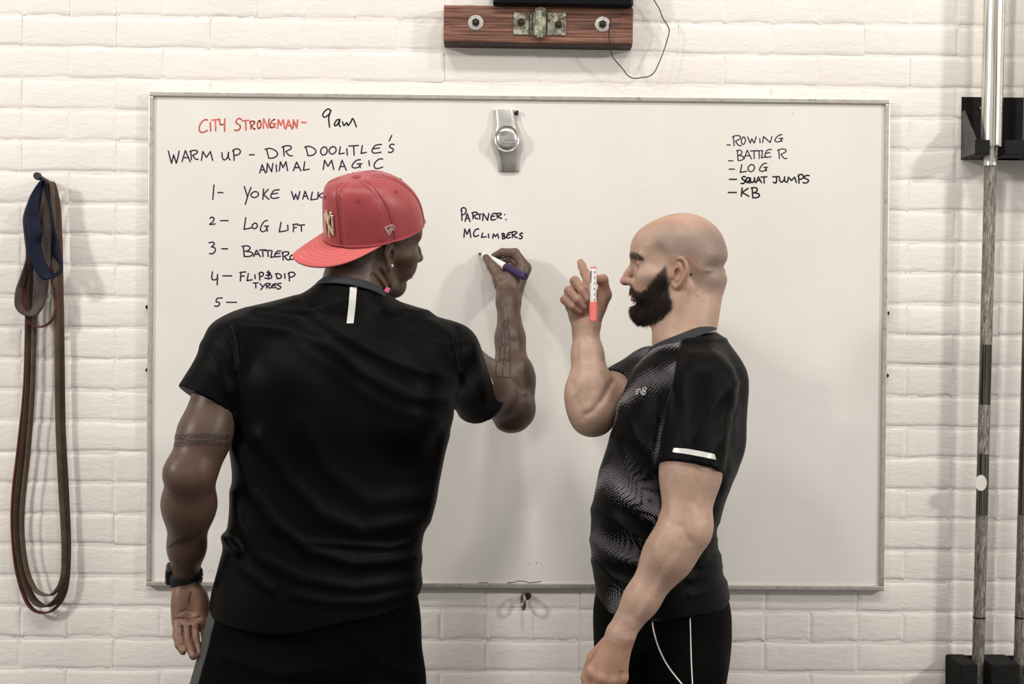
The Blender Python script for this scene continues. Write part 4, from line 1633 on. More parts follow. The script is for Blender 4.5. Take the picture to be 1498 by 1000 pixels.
def shoe(par, c, yaw):
    """training shoe: sole and upper, heel at c"""
    cs, sn = math.cos(yaw), math.sin(yaw)
    for nm, z0, z1, mt, k in (('shoe_sole', 0.0, 0.025, M_SOLE, 1.0), ('shoe', 0.025, 0.10, M_SHOE, .96)):
        bm = bmesh.new()
        rings = []
        for z, sc, cutf in ((z0, k, 1.0), ((z0 + z1) / 2, k * .99, .97 if nm == 'shoe' else 1), (z1, k * (.62 if nm == 'shoe' else 1), .45 if nm == 'shoe' else 1)):
            ring = []
            for i in range(28):
                a = 2 * math.pi * i / 28
                u = 0.115 + 0.145 * math.cos(a) * 1.0
                w_ = 0.048 * math.sin(a) * (1 + .15 * math.cos(a))
                if nm == 'shoe':
                    u = (u + .03) * cutf - .03
                w_ *= sc
                ring.append(bm.verts.new((c[0] + u * cs - w_ * sn, c[1] + u * sn + w_ * cs, z)))
            rings.append(ring)
        for i in range(2):
            for j in range(28):
                bm.faces.new((rings[i][j], rings[i][(j + 1) % 28], rings[i + 1][(j + 1) % 28], rings[i + 1][j]))
        bm.faces.new(rings[0][::-1])
        bm.faces.new(rings[-1])
        bmobj(nm, bm, mt, par, True)


# ================================================================== the man on the left, seen from behind
SK1 = np.array((0.094, 0.055, 0.038))
man1 = thing('person', 'person in a red cap and plain black t-shirt, seen from behind, writing on the board', 'person', (-0.35, -0.60, 0.0))
th = math.radians(35)
Fw = np.array((math.cos(th), math.sin(th), 0))
Lf = np.array((-math.sin(th), math.cos(th), 0))
Up = np.array((0, 0, 1.0))
R0 = np.stack([Fw, Lf, Up], 1)
H1R = R0 @ rotm('Y', math.radians(2)) @ rotm('X', math.radians(14))
H1S = 0.975
earp = P(571, 374, -0.61)
H1O = earp - H1R @ (np.array((0, -0.075, 0.0)) * H1S)

# skin
B1 = Field()
B1.frame(H1O, H1R, H1S)
build_head(B1, nose=1.18, lips=1.25, chin=0.009)
B1.frame()
nb = P(512, 440, -0.590)
nh = H1O + H1R @ np.array((-0.030, 0, -0.020))
B1.cap(nh, nb, 0.060, 0.066, 0.022)
for s in (-1, 1):
    a = H1O + H1R @ np.array((-0.012, s * 0.060, -0.030))
    B1.cap(a, nb + np.array((0.045, 0.05 + .02 * s, -0.01)), 0.013, 0.013, 0.018)
# creases of the turned neck
B1.raw(folds([([(556, 396), (566, 412), (571, 428)], -0.0028, 2.6), ([(545, 402), (556, 416), (566, 427)], -0.0022, 2.4), ([(551, 400), (561, 413), (568, 424)], 0.0016, 2.2)]), nb, 0.16, mode='disp')
S1L, E1L, W1L = P(345, 508, -.66), P(279, 692, -.725), P(271, 840, -.61)
B1.cap(S1L, S1L + (E1L - S1L) * .25, 0.046, 0.050, 0.02)
B1.cap(S1L + (E1L - S1L) * .25, S1L + (E1L - S1L) * .7, 0.0505, 0.049, 0.02)
B1.cap(S1L + (E1L - S1L) * .7, E1L, 0.050, 0.0445, 0.02)
mid1 = E1L + (W1L - E1L) * .30
B1.cap(E1L, mid1 + np.array((.0, 0, 0)), 0.046, 0.0475, 0.02)
B1.cap(mid1, E1L + (W1L - E1L) * .72, 0.0475, 0.035, 0.03)
B1.cap(E1L + (W1L - E1L) * .72, W1L, 0.035, 0.0275, 0.02)
B1.ell(P(260, 694, -.745), (.018, .016, .022), 0.03)      # point of the elbow
B1.ell(P(272, 678, -.795), (.020, .014, .009), 0.02, mode='sub')
B1.ell(P(305, 640, -.70), (.022, .03, .06), 0.03)        # biceps, inner side
# left hand: palm to the camera, fingers curled towards it
w_ = P(272, 856, -.605)
B1.cap(W1L, w_, 0.0265, 0.026, 0.015, flat=((0.2, 1, 0), 0.8))
mc = px3([(262, 908, -.632), (274, 913, -.638), (286, 912, -.638), (297, 907, -.630)])
for q, r in zip(mc, (0.0125, .0135, .0135, .013)):
    B1.cap(w_ + (q - w_) * .12, q, 0.0170, r, 0.016)
B1.ell(P(263, 885, -.625), (.017, .015, .034), 0.016)      # heel of the hand, little finger side
B1.ell(P(291, 878, -.626), (.018, .017, .032), 0.016, rot=rotm('Y', math.radians(-14)))      # ball of the thumb
B1.ell(P(277, 886, -.652), (.009, .010, .030), 0.014, mode='sub')
finger(B1, px3([(261, 908, -.632), (260, 929, -.652), (263, 943, -.668), (268, 952, -.676)]), (.0115, .0100, .0092, .0078))
finger(B1, px3([(273, 912, -.636), (273, 935, -.660), (278, 950, -.680), (283, 959, -.690)]), (.0118, .0105, .0098, .0084))
finger(B1, px3([(285, 912, -.636), (286, 934, -.656), (289, 946, -.672), (291, 955, -.682)]), (.0118, .0105, .0095, .0082))
finger(B1, px3([(297, 908, -.628), (299, 926, -.634), (300, 940, -.640), (301, 951, -.646)]), (.0115, .0100, .0092, .0080))
HC1 = P(275, 910, -.64)
finger(B1, px3([(290, 872, -.616), (302, 890, -.600), (307, 908, -.595), (309, 922, -.595)]), (.0160, .0125, .0110, .0090), 0.012)
B1.raw(folds([([(267, 916), (268, 932), (273, 948), (274, 958)], -.0042, 1.5), ([(279.5, 916), (280, 932), (285, 946), (288, 958)], -.0042, 1.5), ([(292, 914), (293, 930), (296, 950)], -.0036, 1.4),
                      ([(254, 906), (266, 905), (280, 907), (292, 903)], -.0022, 1.8), ([(262, 897), (272, 892), (284, 896)], -.0016, 1.8), ([(280, 868), (278, 880), (284, 893)], -.0026, 2.0),
                      ([(255, 928), (265, 928)], -.0014, 1.1), ([(269, 934), (279, 934)], -.0014, 1.1), ([(281, 933), (291, 933)], -.0014, 1.1), ([(260, 943), (268, 942)], -.0012, 1.0), ([(274, 949), (283, 948)], -.0012, 1.0)]), HC1, .07, mode='disp')
# right arm
S1R, E1R, W1R = P(660, 520, -.47), P(751, 598, -.245), P(744, 448, -.130)
B1.cap(S1R, S1R + (E1R - S1R) * .5, 0.052, 0.053, 0.02)
B1.cap(S1R + (E1R - S1R) * .5, E1R, 0.053, 0.046, 0.02)
B1.ell(P(745, 622, -.265), (.026, .026, .014), 0.02)
mid2 = E1R + (W1R - E1R) * .28
B1.cap(E1R, mid2, 0.044, 0.0445, 0.025)
B1.cap(mid2, E1R + (W1R - E1R) * .68, 0.0435, 0.032, 0.03)
B1.cap(E1R + (W1R - E1R) * .68, W1R, 0.032, 0.0260, 0.02)
B1.ell(P(765, 556, -.225), (.024, .03, .05), 0.02)
B1.raw(folds([([(757, 470), (762, 510), (770, 560), (774, 590)], .0016, 6), ([(752, 500), (757, 540), (766, 585)], -.0014, 5), ([(740, 600), (752, 585), (770, 580)], -.002, 4), ([(737, 452), (737, 475)], .0016, 1.6), ([(745, 450), (746, 478)], .0014, 1.6)]), P(750, 520, -.2), .22, mode='disp')
# right hand closed on the marker
wr = P(744, 442, -.120)
B1.cap(W1R, wr, 0.026, 0.0255, 0.01)
mcs = [P(768, 393, -.085), P(764, 396, -.064), P(757, 405, -.048), P(749, 414, -.042)]
for q, r in zip(mcs, (0.0135, .0135, .0130, .0125)):
    B1.cap(wr, q, 0.0215, r, 0.014)
B1.cap(P(742, 440, -.125), P(732, 410, -.098), 0.0180, 0.0155, 0.016)      # ball of the thumb
B1.ell(P(748, 414, -.092), (.022, .020, .030), 0.016)
B1.cap(P(731, 410, -.098), P(764, 398, -.088), 0.010, 0.0115, 0.014)
finger(B1, px3([(731, 408, -.100), (719.5, 389, -.082), (711, 376.5, -.058)]), (.0138, .0118, .0088), 0.01)
finger(B1, px3([(768, 391, -.085), (753.5, 369.5, -.076), (735, 368.5, -.055), (723, 374, -.042)]), (.0135, .0108, .0092, .0078), 0.01)
finger(B1, px3([(765, 394, -.064), (748, 378, -.050), (734, 381, -.038), (722, 386, -.034)]), (.0125, .0102, .0090, .0078), 0.008)
finger(B1, px3([(757, 404, -.048), (740, 394, -.034), (731, 399, -.030), (725, 406, -.032)]), (.0115, .0096, .0086, .0076), 0.008)
finger(B1, px3([(749, 414, -.042), (736, 408, -.031), (730, 413, -.029), (727, 419, -.031)]), (.0105, .0086, .0078, .0068), 0.008)
# hidden trunk and legs
phi1 = math.radians(22)


def row1(py, L, Rr, yc, bf, bb, phi):
    c = P((L + Rr) / 2, py, yc)
    half = abs(P(Rr, py, yc)[0] - P(L, py, yc)[0]) / 2
    b = (bf + bb) / 2
    a = math.sqrt(max(half ** 2 - (b * math.sin(phi)) ** 2, 1e-4)) / math.cos(phi)
    return (c[2], c[0], c[1], a, bf, bb)


T1 = interp_rows([row1(*r, phi1) for r in [
    (462, 400, 600, -.575, .050, .060), (480, 352, 645, -.575, .080, .085), (510, 340, 662, -.575, .105, .110), (550, 336, 666, -.58, .120, .122), (610, 343, 660, -.585, .128, .125), (660, 346, 646, -.59, .128, .118),
    (700, 347, 638, -.595, .125, .114), (750, 343, 628, -.60, .122, .116), (790, 336, 615, -.60, .125, .122), (830, 326, 612, -.60, .128, .130), (868, 317, 614, -.60, .130, .136), (930, 309, 618, -.60, .132, .142)]])
P1 = Field()      # shorts
hipz = P(470, 900, -.6)[2]
PT1 = interp_rows([row1(*r, phi1) for r in [(840, 330, 600, -.60, .11, .112), (900, 312, 610, -.60, .120, .122), (950, 300, 612, -.60, .125, .130), (1010, 284, 614, -.60, .125, .130), (1030, 283, 614, -.60, .122, .125)]])
P1.raw(loft_fn(PT1, phi1, 0, 2.5), (-.35, -.6, hipz), .45, 0)
hl, hr = P(385, 1000, -.66), P(535, 1000, -.56)
kl = np.array((hl[0] - .03, hl[1] - .01, .48))
kr = np.array((hr[0] + .02, hr[1] + .03, .48))
for a, b in ((hl, kl), (hr, kr)):
    fn, c_, r_ = capfn(a, b, .112, .098, cut1=0.98)
    P1.raw(fn, c_, r_, 0.03)
P1.raw(folds([([(330, 960), (400, 985), (470, 980)], .004, 10), ([(520, 930), (560, 970), (600, 985)], .004, 9)]), (-.35, -.6, hipz), .3, mode='disp')
for a, k_ in ((hl, kl), (hr, kr)):
    an = np.array((k_[0], k_[1] + .0, .09))
    B1.cap(a, k_, .085, .058, .02)
    B1.cap(k_, (k_ + an) / 2 + np.array((0, -.015, .04)), .056, .056, .03)
    B1.cap((k_ + an) / 2 + np.array((0, -.015, .04)), an, .054, .036, .03)
    B1.cap(an, an + np.array((0.02, .10, -.05)), .034, .026, .02)
B1.raw(loft_fn(T1, phi1, 0.022), (T1[:, 1].mean(), -.59, 1.2), .5, 0.02)

# shirt
C1 = Field()
hem_c = P(480, 921, -.74)


def hem1(p):
    return hem_c[2] + 0.33 * (p[:, 1] + .74) - p[:, 2] + 0.003 * np.sin(p[:, 0] * 31)


C1.raw(loft_fn(T1, phi1, 0.0, 2.35, hem=hem1), (T1[:, 1].mean(), -.59, 1.2), .5, 0)
C1.cap(P(500, 452, -.585), P(352, 503, -.645), 0.056, 0.056, 0.05)
C1.cap(P(530, 455, -.575), P(655, 518, -.49), 0.048, 0.056, 0.05)
C1.cap(P(512, 440, -.59), P(510, 500, -.60), 0.068, 0.09, 0.04)
C1.cap(P(420, 560, -.685), P(430, 640, -.665), .035, .03, .07)          # shoulder blades
C1.cap(P(600, 545, -.615), P(590, 620, -.635), .035, .03, .07)
fn, c_, r_ = capfn(P(348, 508, -.655), P(301, 587, -.690), .058, .0610, cut1=1.0)
C1.raw(fn, c_, r_, 0.03)
fn, c_, r_ = capfn(P(655, 518, -.485), P(704, 586, -.335), .058, .0600, cut1=1.0)
C1.raw(fn, c_, r_, 0.035)
FL1 = [
    ([(350, 468), (420, 480), (480, 505), (530, 545), (590, 577), (655, 588)], .0055, 11),
    ([(430, 500), (500, 548), (560, 592), (640, 618)], .0030, 11),
    ([(450, 455), (520, 500), (590, 535), (662, 552)], .0038, 9),
    ([(560, 450), (610, 476), (660, 502)], .0034, 7), ([(596, 455), (630, 470), (676, 498)], .0030, 6),
    ([(335, 472), (375, 452), (430, 436)], .0025, 6),
    ([(296, 505), (318, 530), (332, 572)], .0030, 8), ([(318, 478), (335, 505), (345, 540)], .0022, 6),
    ([(346, 660), (366, 715), (402, 765), (455, 806), (520, 824), (608, 816)], .0062, 10),
    ([(380, 640), (420, 700), (470, 752), (530, 776), (612, 762)], .0050, 13),
    ([(440, 620), (480, 690), (540, 735), (622, 728)], .0034, 15),
    ([(342, 720), (350, 765), (380, 815), (440, 846), (520, 860), (606, 848)], .0042, 9),
    ([(456, 793), (520, 797), (570, 801), (612, 790)], .0030, 5),
    ([(430, 870), (480, 881), (540, 881), (605, 866)], .0032, 8), ([(336, 790), (355, 830), (395, 862)], .004, 8),
    ([(690, 500), (706, 540), (712, 590)], .0025, 7), ([(674, 545), (690, 575), (700, 610)], .0025, 7), ([(666, 480), (673, 540), (668, 600)], -.0025, 5),
    ([(652, 640), (640, 700), (628, 760)], .0035, 9), ([(328, 786), (336, 796), (346, 806)], .009, 7),
    ([(348, 495), (350, 540), (345, 600)], -.0025, 5),
]
C1.raw(folds(FL1), (T1[:, 1].mean(), -.59, 1.2), .6, mode='disp')
C1.raw(lambda p: 0.0016 * vnoise(p, 26, 3), (T1[:, 1].mean(), -.59, 1.2), .6, mode='disp')
# hollow hems
C1.raw(lambda p: np.maximum(loft_fn(T1, phi1, 0.010)(p), p[:, 2] - (hem_c[2] + .05)), (T1[:, 1].mean(), -.6, hem_c[2]), .4, 0, mode='sub')
# neck hole
C1.cap(nb, nb + (nh - nb) * 1.5, .0655, .064, 0.004, mode='sub')

M_SKIN1 = skin_mat('brown_skin', tuple(SK1), None, 0.42, 0.06)
M_SHIRT1 = fabric('black_jersey', (0.0014, 0.0014, 0.0013), 0.48, 0.0, spec=0.065)


def tint1(V):
    C = np.tile(SK1, (len(V), 1))
    q = (V - H1O) @ H1R / H1S
    f, l, z = q.T
    # close-cropped hair under the cap
    hm = soft(z, 0.012 + 0.25 * np.maximum(f - 0.005, 0), 0.030) * soft(-f, -0.050, -0.035) * (z > -.09)
    hm = np.maximum(hm, soft(-f, 0.035, 0.050) * soft(z, -.050, -.030))
    hm = np.clip(hm, 0, 1) * (np.abs(f) < .2)
    C = C * (1 - 0.72 * hm[:, None])
    # lips
    lm = (np.hypot((f - .096) / .014, (z + .047) / .009) < 1) & (np.abs(l) < .024)
    C[lm] = (0.16, 0.065, 0.05)
    # palms and finger pads are lighter
    a, b = PX(V)
    pal = (a < 320) & (b > 858) & (V[:, 1] < -.615)
    C[pal] = C[pal] * 0.4 + np.array((0.27, 0.14, 0.095)) * 0.6
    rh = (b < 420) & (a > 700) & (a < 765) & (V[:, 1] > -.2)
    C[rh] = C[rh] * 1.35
    return C


hz = H1O + np.array((0, 0, 0.0))
regs = [
    (H1O - np.array((.135, .135, .150)), H1O + np.array((.150, .150, .160)), 0.0021),
    (P(250, 970, -.72) - np.array((.02, 0.01, .0)), P(318, 850, -.56), 0.0018),
    (P(700, 452, -.16), P(790, 355, -.018), 0.0016),
    (P(200, 860, -.82), P(360, 560, -.50), 0.0032),
    (P(690, 660, -.33), P(800, 440, -.075), 0.0030),
    ((-1.0, -1.0, 0.0), (0.35, -0.05, 1.62), 0.0085),
]
V, F_ = multi_mesh(B1, [(np.minimum(a, b), np.maximum(a, b), h) for a, b, h in regs])
body1 = np_mesh('body', V, F_, M_SKIN1, man1, tint1(V))
print('body1', len(V))
lo, hi = P(225, 960, -.86), P(760, 385, -.2)
V, F_ = surface_nets(C1, (lo[0], -.86, lo[2]), (hi[0], -.24, hi[2]), 0.0034)
shirt1 = np_mesh('t_shirt', V, F_, M_SHIRT1, man1)
print('shirt1', len(V))
V, F_ = surface_nets(P1, (-.75, -.86, .42), (0.0, -.36, 1.12), 0.0042)
cs1, sn1 = math.cos(phi1), math.sin(phi1)
vv = -(V[:, 0] + .38) * sn1 + (V[:, 1] + .60) * cs1
uu = (V[:, 0] + .38) * cs1 + (V[:, 1] + .60) * sn1
C = np.tile((0.0010, 0.0010, 0.0011), (len(V), 1))
stripe = np.where(uu < 0, soft(vv, -.022, -.018) * soft(-vv, -.05, -.045), soft(vv, -.034, -.030) * soft(-vv, -.05, -.045))
C += stripe[:, None] * np.array((0.075, 0.073, 0.070))
np_mesh('shorts', V, F_, fabric('black_shorts_cloth', (0.001,) * 3, 0.75, use_tint=True, spec=.05), man1, C)
shoe(man1, (kl[0], kl[1] - .05), math.radians(100))
shoe(man1, (kr[0], kr[1] - .05), math.radians(70))
eyes(man1, H1O, H1R, H1S)


def collar(par, c0, ax, ra, rb, w, th, mat, up_dir, lift=lambda t: 0, name='collar', n=64):
    """ribbed neckband: a flattened ring of half axes ra (along ax) and rb"""
    u = Vector(ax).normalized()
    n_ = Vector(up_dir).normalized()
    u = (u - n_ * u.dot(n_)).normalized()
    v = n_.cross(u)
    bm = bmesh.new()
    rings = []
    for i in range(n):
        t = 2 * math.pi * i / n
        c = Vector(c0) + u * (ra * math.cos(t)) + v * (rb * math.sin(t)) + n_ * lift(t)
        out = (u * math.cos(t) / ra + v * math.sin(t) / rb).normalized()
        ring = []
        for k in range(10):
            a = 2 * math.pi * k / 10
            ring.append(bm.verts.new(c + n_ * (math.cos(a) * w / 2) + out * (math.sin(a) * th / 2 - math.cos(a) * w * .30)))
        rings.append(ring)
    for i in range(n):
        for k in range(10):
            bm.faces.new((rings[i][k], rings[(i + 1) % n][k], rings[(i + 1) % n][(k + 1) % 10], rings[i][(k + 1) % 10]))
    bmesh.ops.recalc_face_normals(bm, faces=bm.faces)
    return bmobj(name, bm, mat, par, True)


nd = (nh - nb) / np.linalg.norm(nh - nb)
cc0 = nb + nd * 0.022
o = collar(man1, cc0, (1, .4, 0), .070, .070, .020, .007, M_COLLAR, nd)
o['label'] = 'dark grey rib collar'
# reflective tab below the collar, pink collar label, ear stud
o = patch('reflective_strip', C1, [(512, 420), (510, 446), (507, 473)], [(522, 420), (520, 446), (517, 473)], M_REFL, man1, 12, 3)
o['label'] = 'pale silver vertical strip'
o = patch('sleeve_mark', C1, [(720, 545), (722, 556), (724, 563)], [(717, 545), (718, 556), (721, 563)], M_REFL, man1, 6, 2)
bm = bmesh.new()
q = P(566.5, 424, -.655)
add_box(bm, q, (.009, .004, .010), Matrix.Rotation(.5, 3, 'Y'), .0015)
bmobj('collar_label', bm, simple('pink_label', (0.75, 0.10, 0.22), 0.5), man1)['label'] = 'small pink collar label'
es = H1O + H1R @ (np.array(ear_frame(-1)(0.0030, -0.0225, 0.0095)) * H1S)
bm = bmesh.new()
bmesh.ops.create_uvsphere(bm, u_segments=14, v_segments=10, radius=0.0036, matrix=Matrix.Translation(Vector(es)))
bmobj('ear_stud', bm, simple('diamond_stud', (0.9, 0.88, 0.86), 0.1, .3), man1, True)['label'] = 'sparkling ear stud'
# tattoos
M_TAT = simple('tattoo_ink', (0.030, 0.020, 0.015), 0.6)
ln = []
for k in range(9):      # chain round the upper arm
    cx = 258 + k * 9.2
    for dy in (-6, 5):
        yy = 643 + dy + (k - 4) ** 2 * 0.12
        ln.append([(cx + 3.4 * math.cos(t), yy + 2.6 * math.sin(t)) for t in np.linspace(0, 2 * math.pi, 7)])
ln.append([(256, 641), (290, 645), (335, 640)])
strokes('tattoo', B1, ln, .0026, M_TAT, body1)['label'] = 'chain tattoo around the upper arm'
strokes('tattoo', B1, [[(247, 800), (262, 790), (296, 778)], [(252, 795), (270, 792), (292, 782)]], .0040, M_TAT, body1)['label'] = 'faint dark tattoo line on the forearm'
ln = []
random.seed(5)
for a, b, x0, x1 in ((470, 480, 737, 744), (484, 503, 735, 744), (506, 526, 732, 746), (528, 552, 727, 747)):
    n_ = 3
    for k in range(n_):
        xx = x0 + (x1 - x0) * k / (n_ - 1)
        ln.append([(xx, a), (xx - 1.5, (a + b) / 2), (xx - 1, b)])
    ln.append([(x0, a), ((x0 + x1) / 2, a - 2), (x1, a)])
    ln.append([(x0 - 1, b), ((x0 + x1) / 2, b - 1), (x1 - 1, b + 1)])
    ln.append([(x0, (a + b) / 2), (x1, (a + b) / 2 + 2)])
ln.append([(744, 465), (746, 500), (747, 530), (746, 551)])
strokes('tattoo', B1, ln, .0023, M_TAT, body1)['label'] = 'block lettering tattoo along the inner forearm'

M_SEAM = simple('black_seam', (0.0012,) * 3, .8)
strokes('sleeve_seam', C1, [[(337, 472), (345, 500), (350, 540), (345, 596)]], .0014, M_SEAM, man1, .0004)
strokes('sleeve_seam', C1, [[(660, 484), (668, 520), (672, 560), (664, 598)]], .0014, M_SEAM, man1, .0004)
# ------------------------------------------------------------------ watch on the left wrist
wa = P(271, 843, -.607)
wdir = (W1L - E1L) / np.linalg.norm(W1L - E1L)
watch = thing('wristwatch', 'black wristwatch on the left wrist of the person in the red cap', 'watch', tuple(wa))
M_STRAP = simple('black_silicone', (0.0055, 0.0055, 0.006), 0.5)
u = Vector((1, 0.15, 0)).normalized()
nz = Vector(-wdir)
u = (u - nz * u.dot(nz)).normalized()
v = nz.cross(u)
bm = bmesh.new()
rings = []
for i in range(40):
    t = 2 * math.pi * i / 40
    out = (u * math.cos(t) + v * math.sin(t))
    c = Vector(wa) + u * (.0325 * math.cos(t)) + v * (.0285 * math.sin(t)) + nz * (0.004 * math.sin(t + 2.6))
    ring = []
    for k in range(10):
        a = 2 * math.pi * k / 10
        ring.append(bm.verts.new(c + nz * (math.cos(a) * .0165) + out * (math.sin(a) * .0030)))
    rings.append(ring)
for i in range(40):
    for k in range(10):
        bm.faces.new((rings[i][k], rings[(i + 1) % 40][k], rings[(i + 1) % 40][(k + 1) % 10], rings[i][(k + 1) % 10]))
bmesh.ops.recalc_face_normals(bm, faces=bm.faces)
bmobj('watch_strap', bm, M_STRAP, watch, True)
bm = bmesh.new()
cpos = Vector(wa) - u * .0325 + nz * .006
rotw = Matrix((u, v, nz)).transposed()
add_box(bm, cpos, (.010, .032, .036), rotw, .004, 3)
cs_ = bmobj('watch_case', bm, M_STRAP, watch)
bm = bmesh.new()
add_box(bm, cpos - u * .0060, (.0012, .027, .028), rotw, .0005)
bmobj('watch_face', bm, simple('black_glass', (0.003, 0.003, 0.004), 0.08), cs_)
bm = bmesh.new()
add_box(bm, Vector(wa) + u * .0335 + nz * .008 - v * .012, (.003, .005, .006), rotw, .001)
bmobj('buckle', bm, M_CHROME, watch)


# ------------------------------------------------------------------ markers
def marker(label, tip, end, r, cap_at, capcol, namecap, bodycol=(0.80, 0.78, 0.75), open_tip=True, pink_end=False):
    tip, end = Vector(tip), Vector(end)
    d = (end - tip).normalized()
    L = (end - tip).length
    t = thing('marker_pen', label, 'marker', tuple(end))
    if open_tip:
        bm = bmesh.new()
        add_cyl(bm, tip, tip + d * .007, .0018, .0024, 12)
        bmobj('nib', bm, simple('felt_nib', (0.012, 0.01, 0.014), .8), t, True)
        bm = bmesh.new()
        add_cyl(bm, tip + d * .0055, tip + d * .0145, .0036, .0052, 20)
        add_cyl(bm, tip + d * .0143, tip + d * .0165, .0062, .0064, 20)
        bmobj('nib_holder', bm, simple('black_nib_holder', (0.012, 0.011, 0.012), .45), t, True)
        s0 = .016
    else:
        s0 = .003
        bm = bmesh.new()
        add_cyl(bm, tip, tip + d * .0035, r * .9, r * .96, 24)
        bmobj('end_plug', bm, simple(namecap + '_plug', capcol, .4), t, True)
    bm = bmesh.new()
    add_cyl(bm, tip + d * s0, tip + d * (s0 + .006), r * .80, r, 28)
    add_cyl(bm, tip + d * (s0 + .006), tip + d * (L * cap_at), r, r, 28)
    bar = bmobj('barrel', bm, simple('white_barrel_' + namecap, bodycol, .35, nscale=50, namt=.06), t, True)
    bm = bmesh.new()
    add_cyl(bm, tip + d * (L * cap_at - .002), tip + d * (L - .003), r * 1.14, r * 1.10, 28)
    add_cyl(bm, tip + d * (L - .003), tip + d * L, r * 1.10, r * .98, 28)
    for k in range(14):
        a = 2 * math.pi * k / 14
        s = d.orthogonal().normalized()
        s2 = d.cross(s)
        o_ = (s * math.cos(a) + s2 * math.sin(a)) * r * 1.12
        add_cyl(bm, tip + d * (L * cap_at) + o_, tip + d * (L * cap_at + (L * (1 - cap_at)) * .45) + o_, .0006, n=5)
    bmobj('cap', bm, simple(namecap, capcol, .35), t, True)
    return t, tip, d, L, bar


mk, tp, dd, Lm, bar = marker('white marker with dark purple cap end, touching the whiteboard in the writing hand', P(700.5, 370.5, -.0165), P(768.5, 404.5, -.138), .0088, .60, (0.030, 0.012, 0.065), 'purple_cap')
# print on the barrel: dark block with lettering strokes
bm = bmesh.new()
side = Vector((-dd.z, 0, dd.x)).normalized()
toc = (Vector(CAM) - tp).normalized()
toc = (toc - dd * toc.dot(dd)).normalized()
side = dd.cross(toc)
if side.z > 0:
    side = -side
for k in range(9):
    s0 = Lm * (.36 + .022 * k)
    a = tp + dd * s0 + toc * .0086 * math.cos(.62) + side * .0088 * math.sin(.62)
    add_box(bm, a, (.0009, .0012, .0045 if k % 2 else .0036), Matrix((dd, toc, side)).transposed())
    if k % 3 != 1:
        add_box(bm, a + side * .0015 + dd * .0009, (.0016, .0012, .0008), Matrix((dd, toc, side)).transposed())
o = bmobj('barrel_print', bm, INK_K, bar)
o['kind'] = 'stuff'
# ------------------------------------------------------------------ the red cap, worn backwards
ay = math.radians(32)
Bk = -np.array((math.cos(ay), math.sin(ay), 0))
Rt = np.array((math.sin(ay), -math.cos(ay), 0))
capZ = Up + math.tan(math.radians(18)) * Bk + math.tan(math.radians(20)) * Rt           # crown axis leans back over the brim
capZ /= np.linalg.norm(capZ)
capX = Bk - capZ * (Bk @ capZ)           # towards the brim
capX /= np.linalg.norm(capX)
capY = np.cross(capZ, capX)
CC = P(548, 336, -0.565)
CA, CBw, CH = 0.105, 0.086, 0.121
cap_t = thing('baseball_cap', 'red satin baseball cap worn backwards with gold letters above its brim', 'cap', tuple(CC))
tcp = NT('red_satin', 0.42, 0, (0.42, 0.055, 0.058), 0.45)
co = tcp.coord()
tcp.base(tcp.ramp(tcp.noise(co, 22, 4), [(0.3, (0.31, 0.042, 0.047)), (0.7, (0.40, 0.062, 0.068))]))
tcp.b.inputs['Sheen Weight'].default_value = 0.35
tcp.b.inputs['Sheen Roughness'].default_value = 0.4
tcp.b.inputs['Sheen Tint'].default_value = (1, .6, .6, 1)
hh = tcp.math('ADD', tcp.math('MULTIPLY', tcp.noise(co, 1400, 2), .2), tcp.noise(co, 30, 3))
tcp.bump(hh, 0.12, 0.002)
M_CAP = tcp.m
tbr = NT('coral_brim_cloth', 0.6, 0, (0.66, 0.125, 0.115), 0.3)
co = tbr.coord()
tbr.base(tbr.ramp(tbr.noise(co, 30, 4), [(0.3, (0.54, 0.105, 0.100)), (0.7, (0.62, 0.14, 0.132))]))
tbr.bump(tbr.noise(co, 1200, 2), .1, .001)
M_BRIM = tbr.m
M_STITCH = simple('dark_red_stitching', (0.26, 0.032, 0.036), 0.7)
tgd = NT('gold_metal', 0.3, 0.6, (0.85, 0.68, 0.50))
M_GOLD = tgd.m


def capW(x, y, z):
    return CC + capX * x + capY * y + capZ * z


def crown(phi, t, off=0.0):
    """phi 0 = over the brim; t 0 rim .. 1 button"""
    c = math.cos(phi)
    brimside = max(0.0, c)
    e = 0.60 - 0.14 * brimside - .06 * max(0, -c)
    r = math.cos(t * math.pi / 2) ** e
    e2 = 1.0 - 0.06 * brimside
    z = CH * math.sin(t * math.pi / 2) ** e2
    # six panels bulge a little between their seams
    ph = (phi + math.pi / 6) % (math.pi / 3) / (math.pi / 3)
    bul = 0.0016 * (1 - abs(2 * ph - 1) ** 6) * (1 - t * .7)
    seam = -0.0014 * math.exp(-((min(ph, 1 - ph)) / 0.035) ** 2)
    soft_ = 0.0022 * math.sin(phi * 2.3 + 1.2 + t * 5) * math.sin(t * 3.1) * (1 - brimside)
    dent = -0.006 * math.exp(-((phi + 2.45) / .45) ** 2 - ((t - .45) / .22) ** 2)
    R_ = (r + (bul + seam + soft_ + dent) / CA)
    lift = (1 - t) * (0.006 * (1 - math.cos(2 * phi)) * 0.0)
    lean = 0.026 * math.sin(t * math.pi / 2) ** 3
    return capW((CA + off) * c * R_ + lean, (CBw + off) * math.sin(phi) * R_, z + off * t + lift)


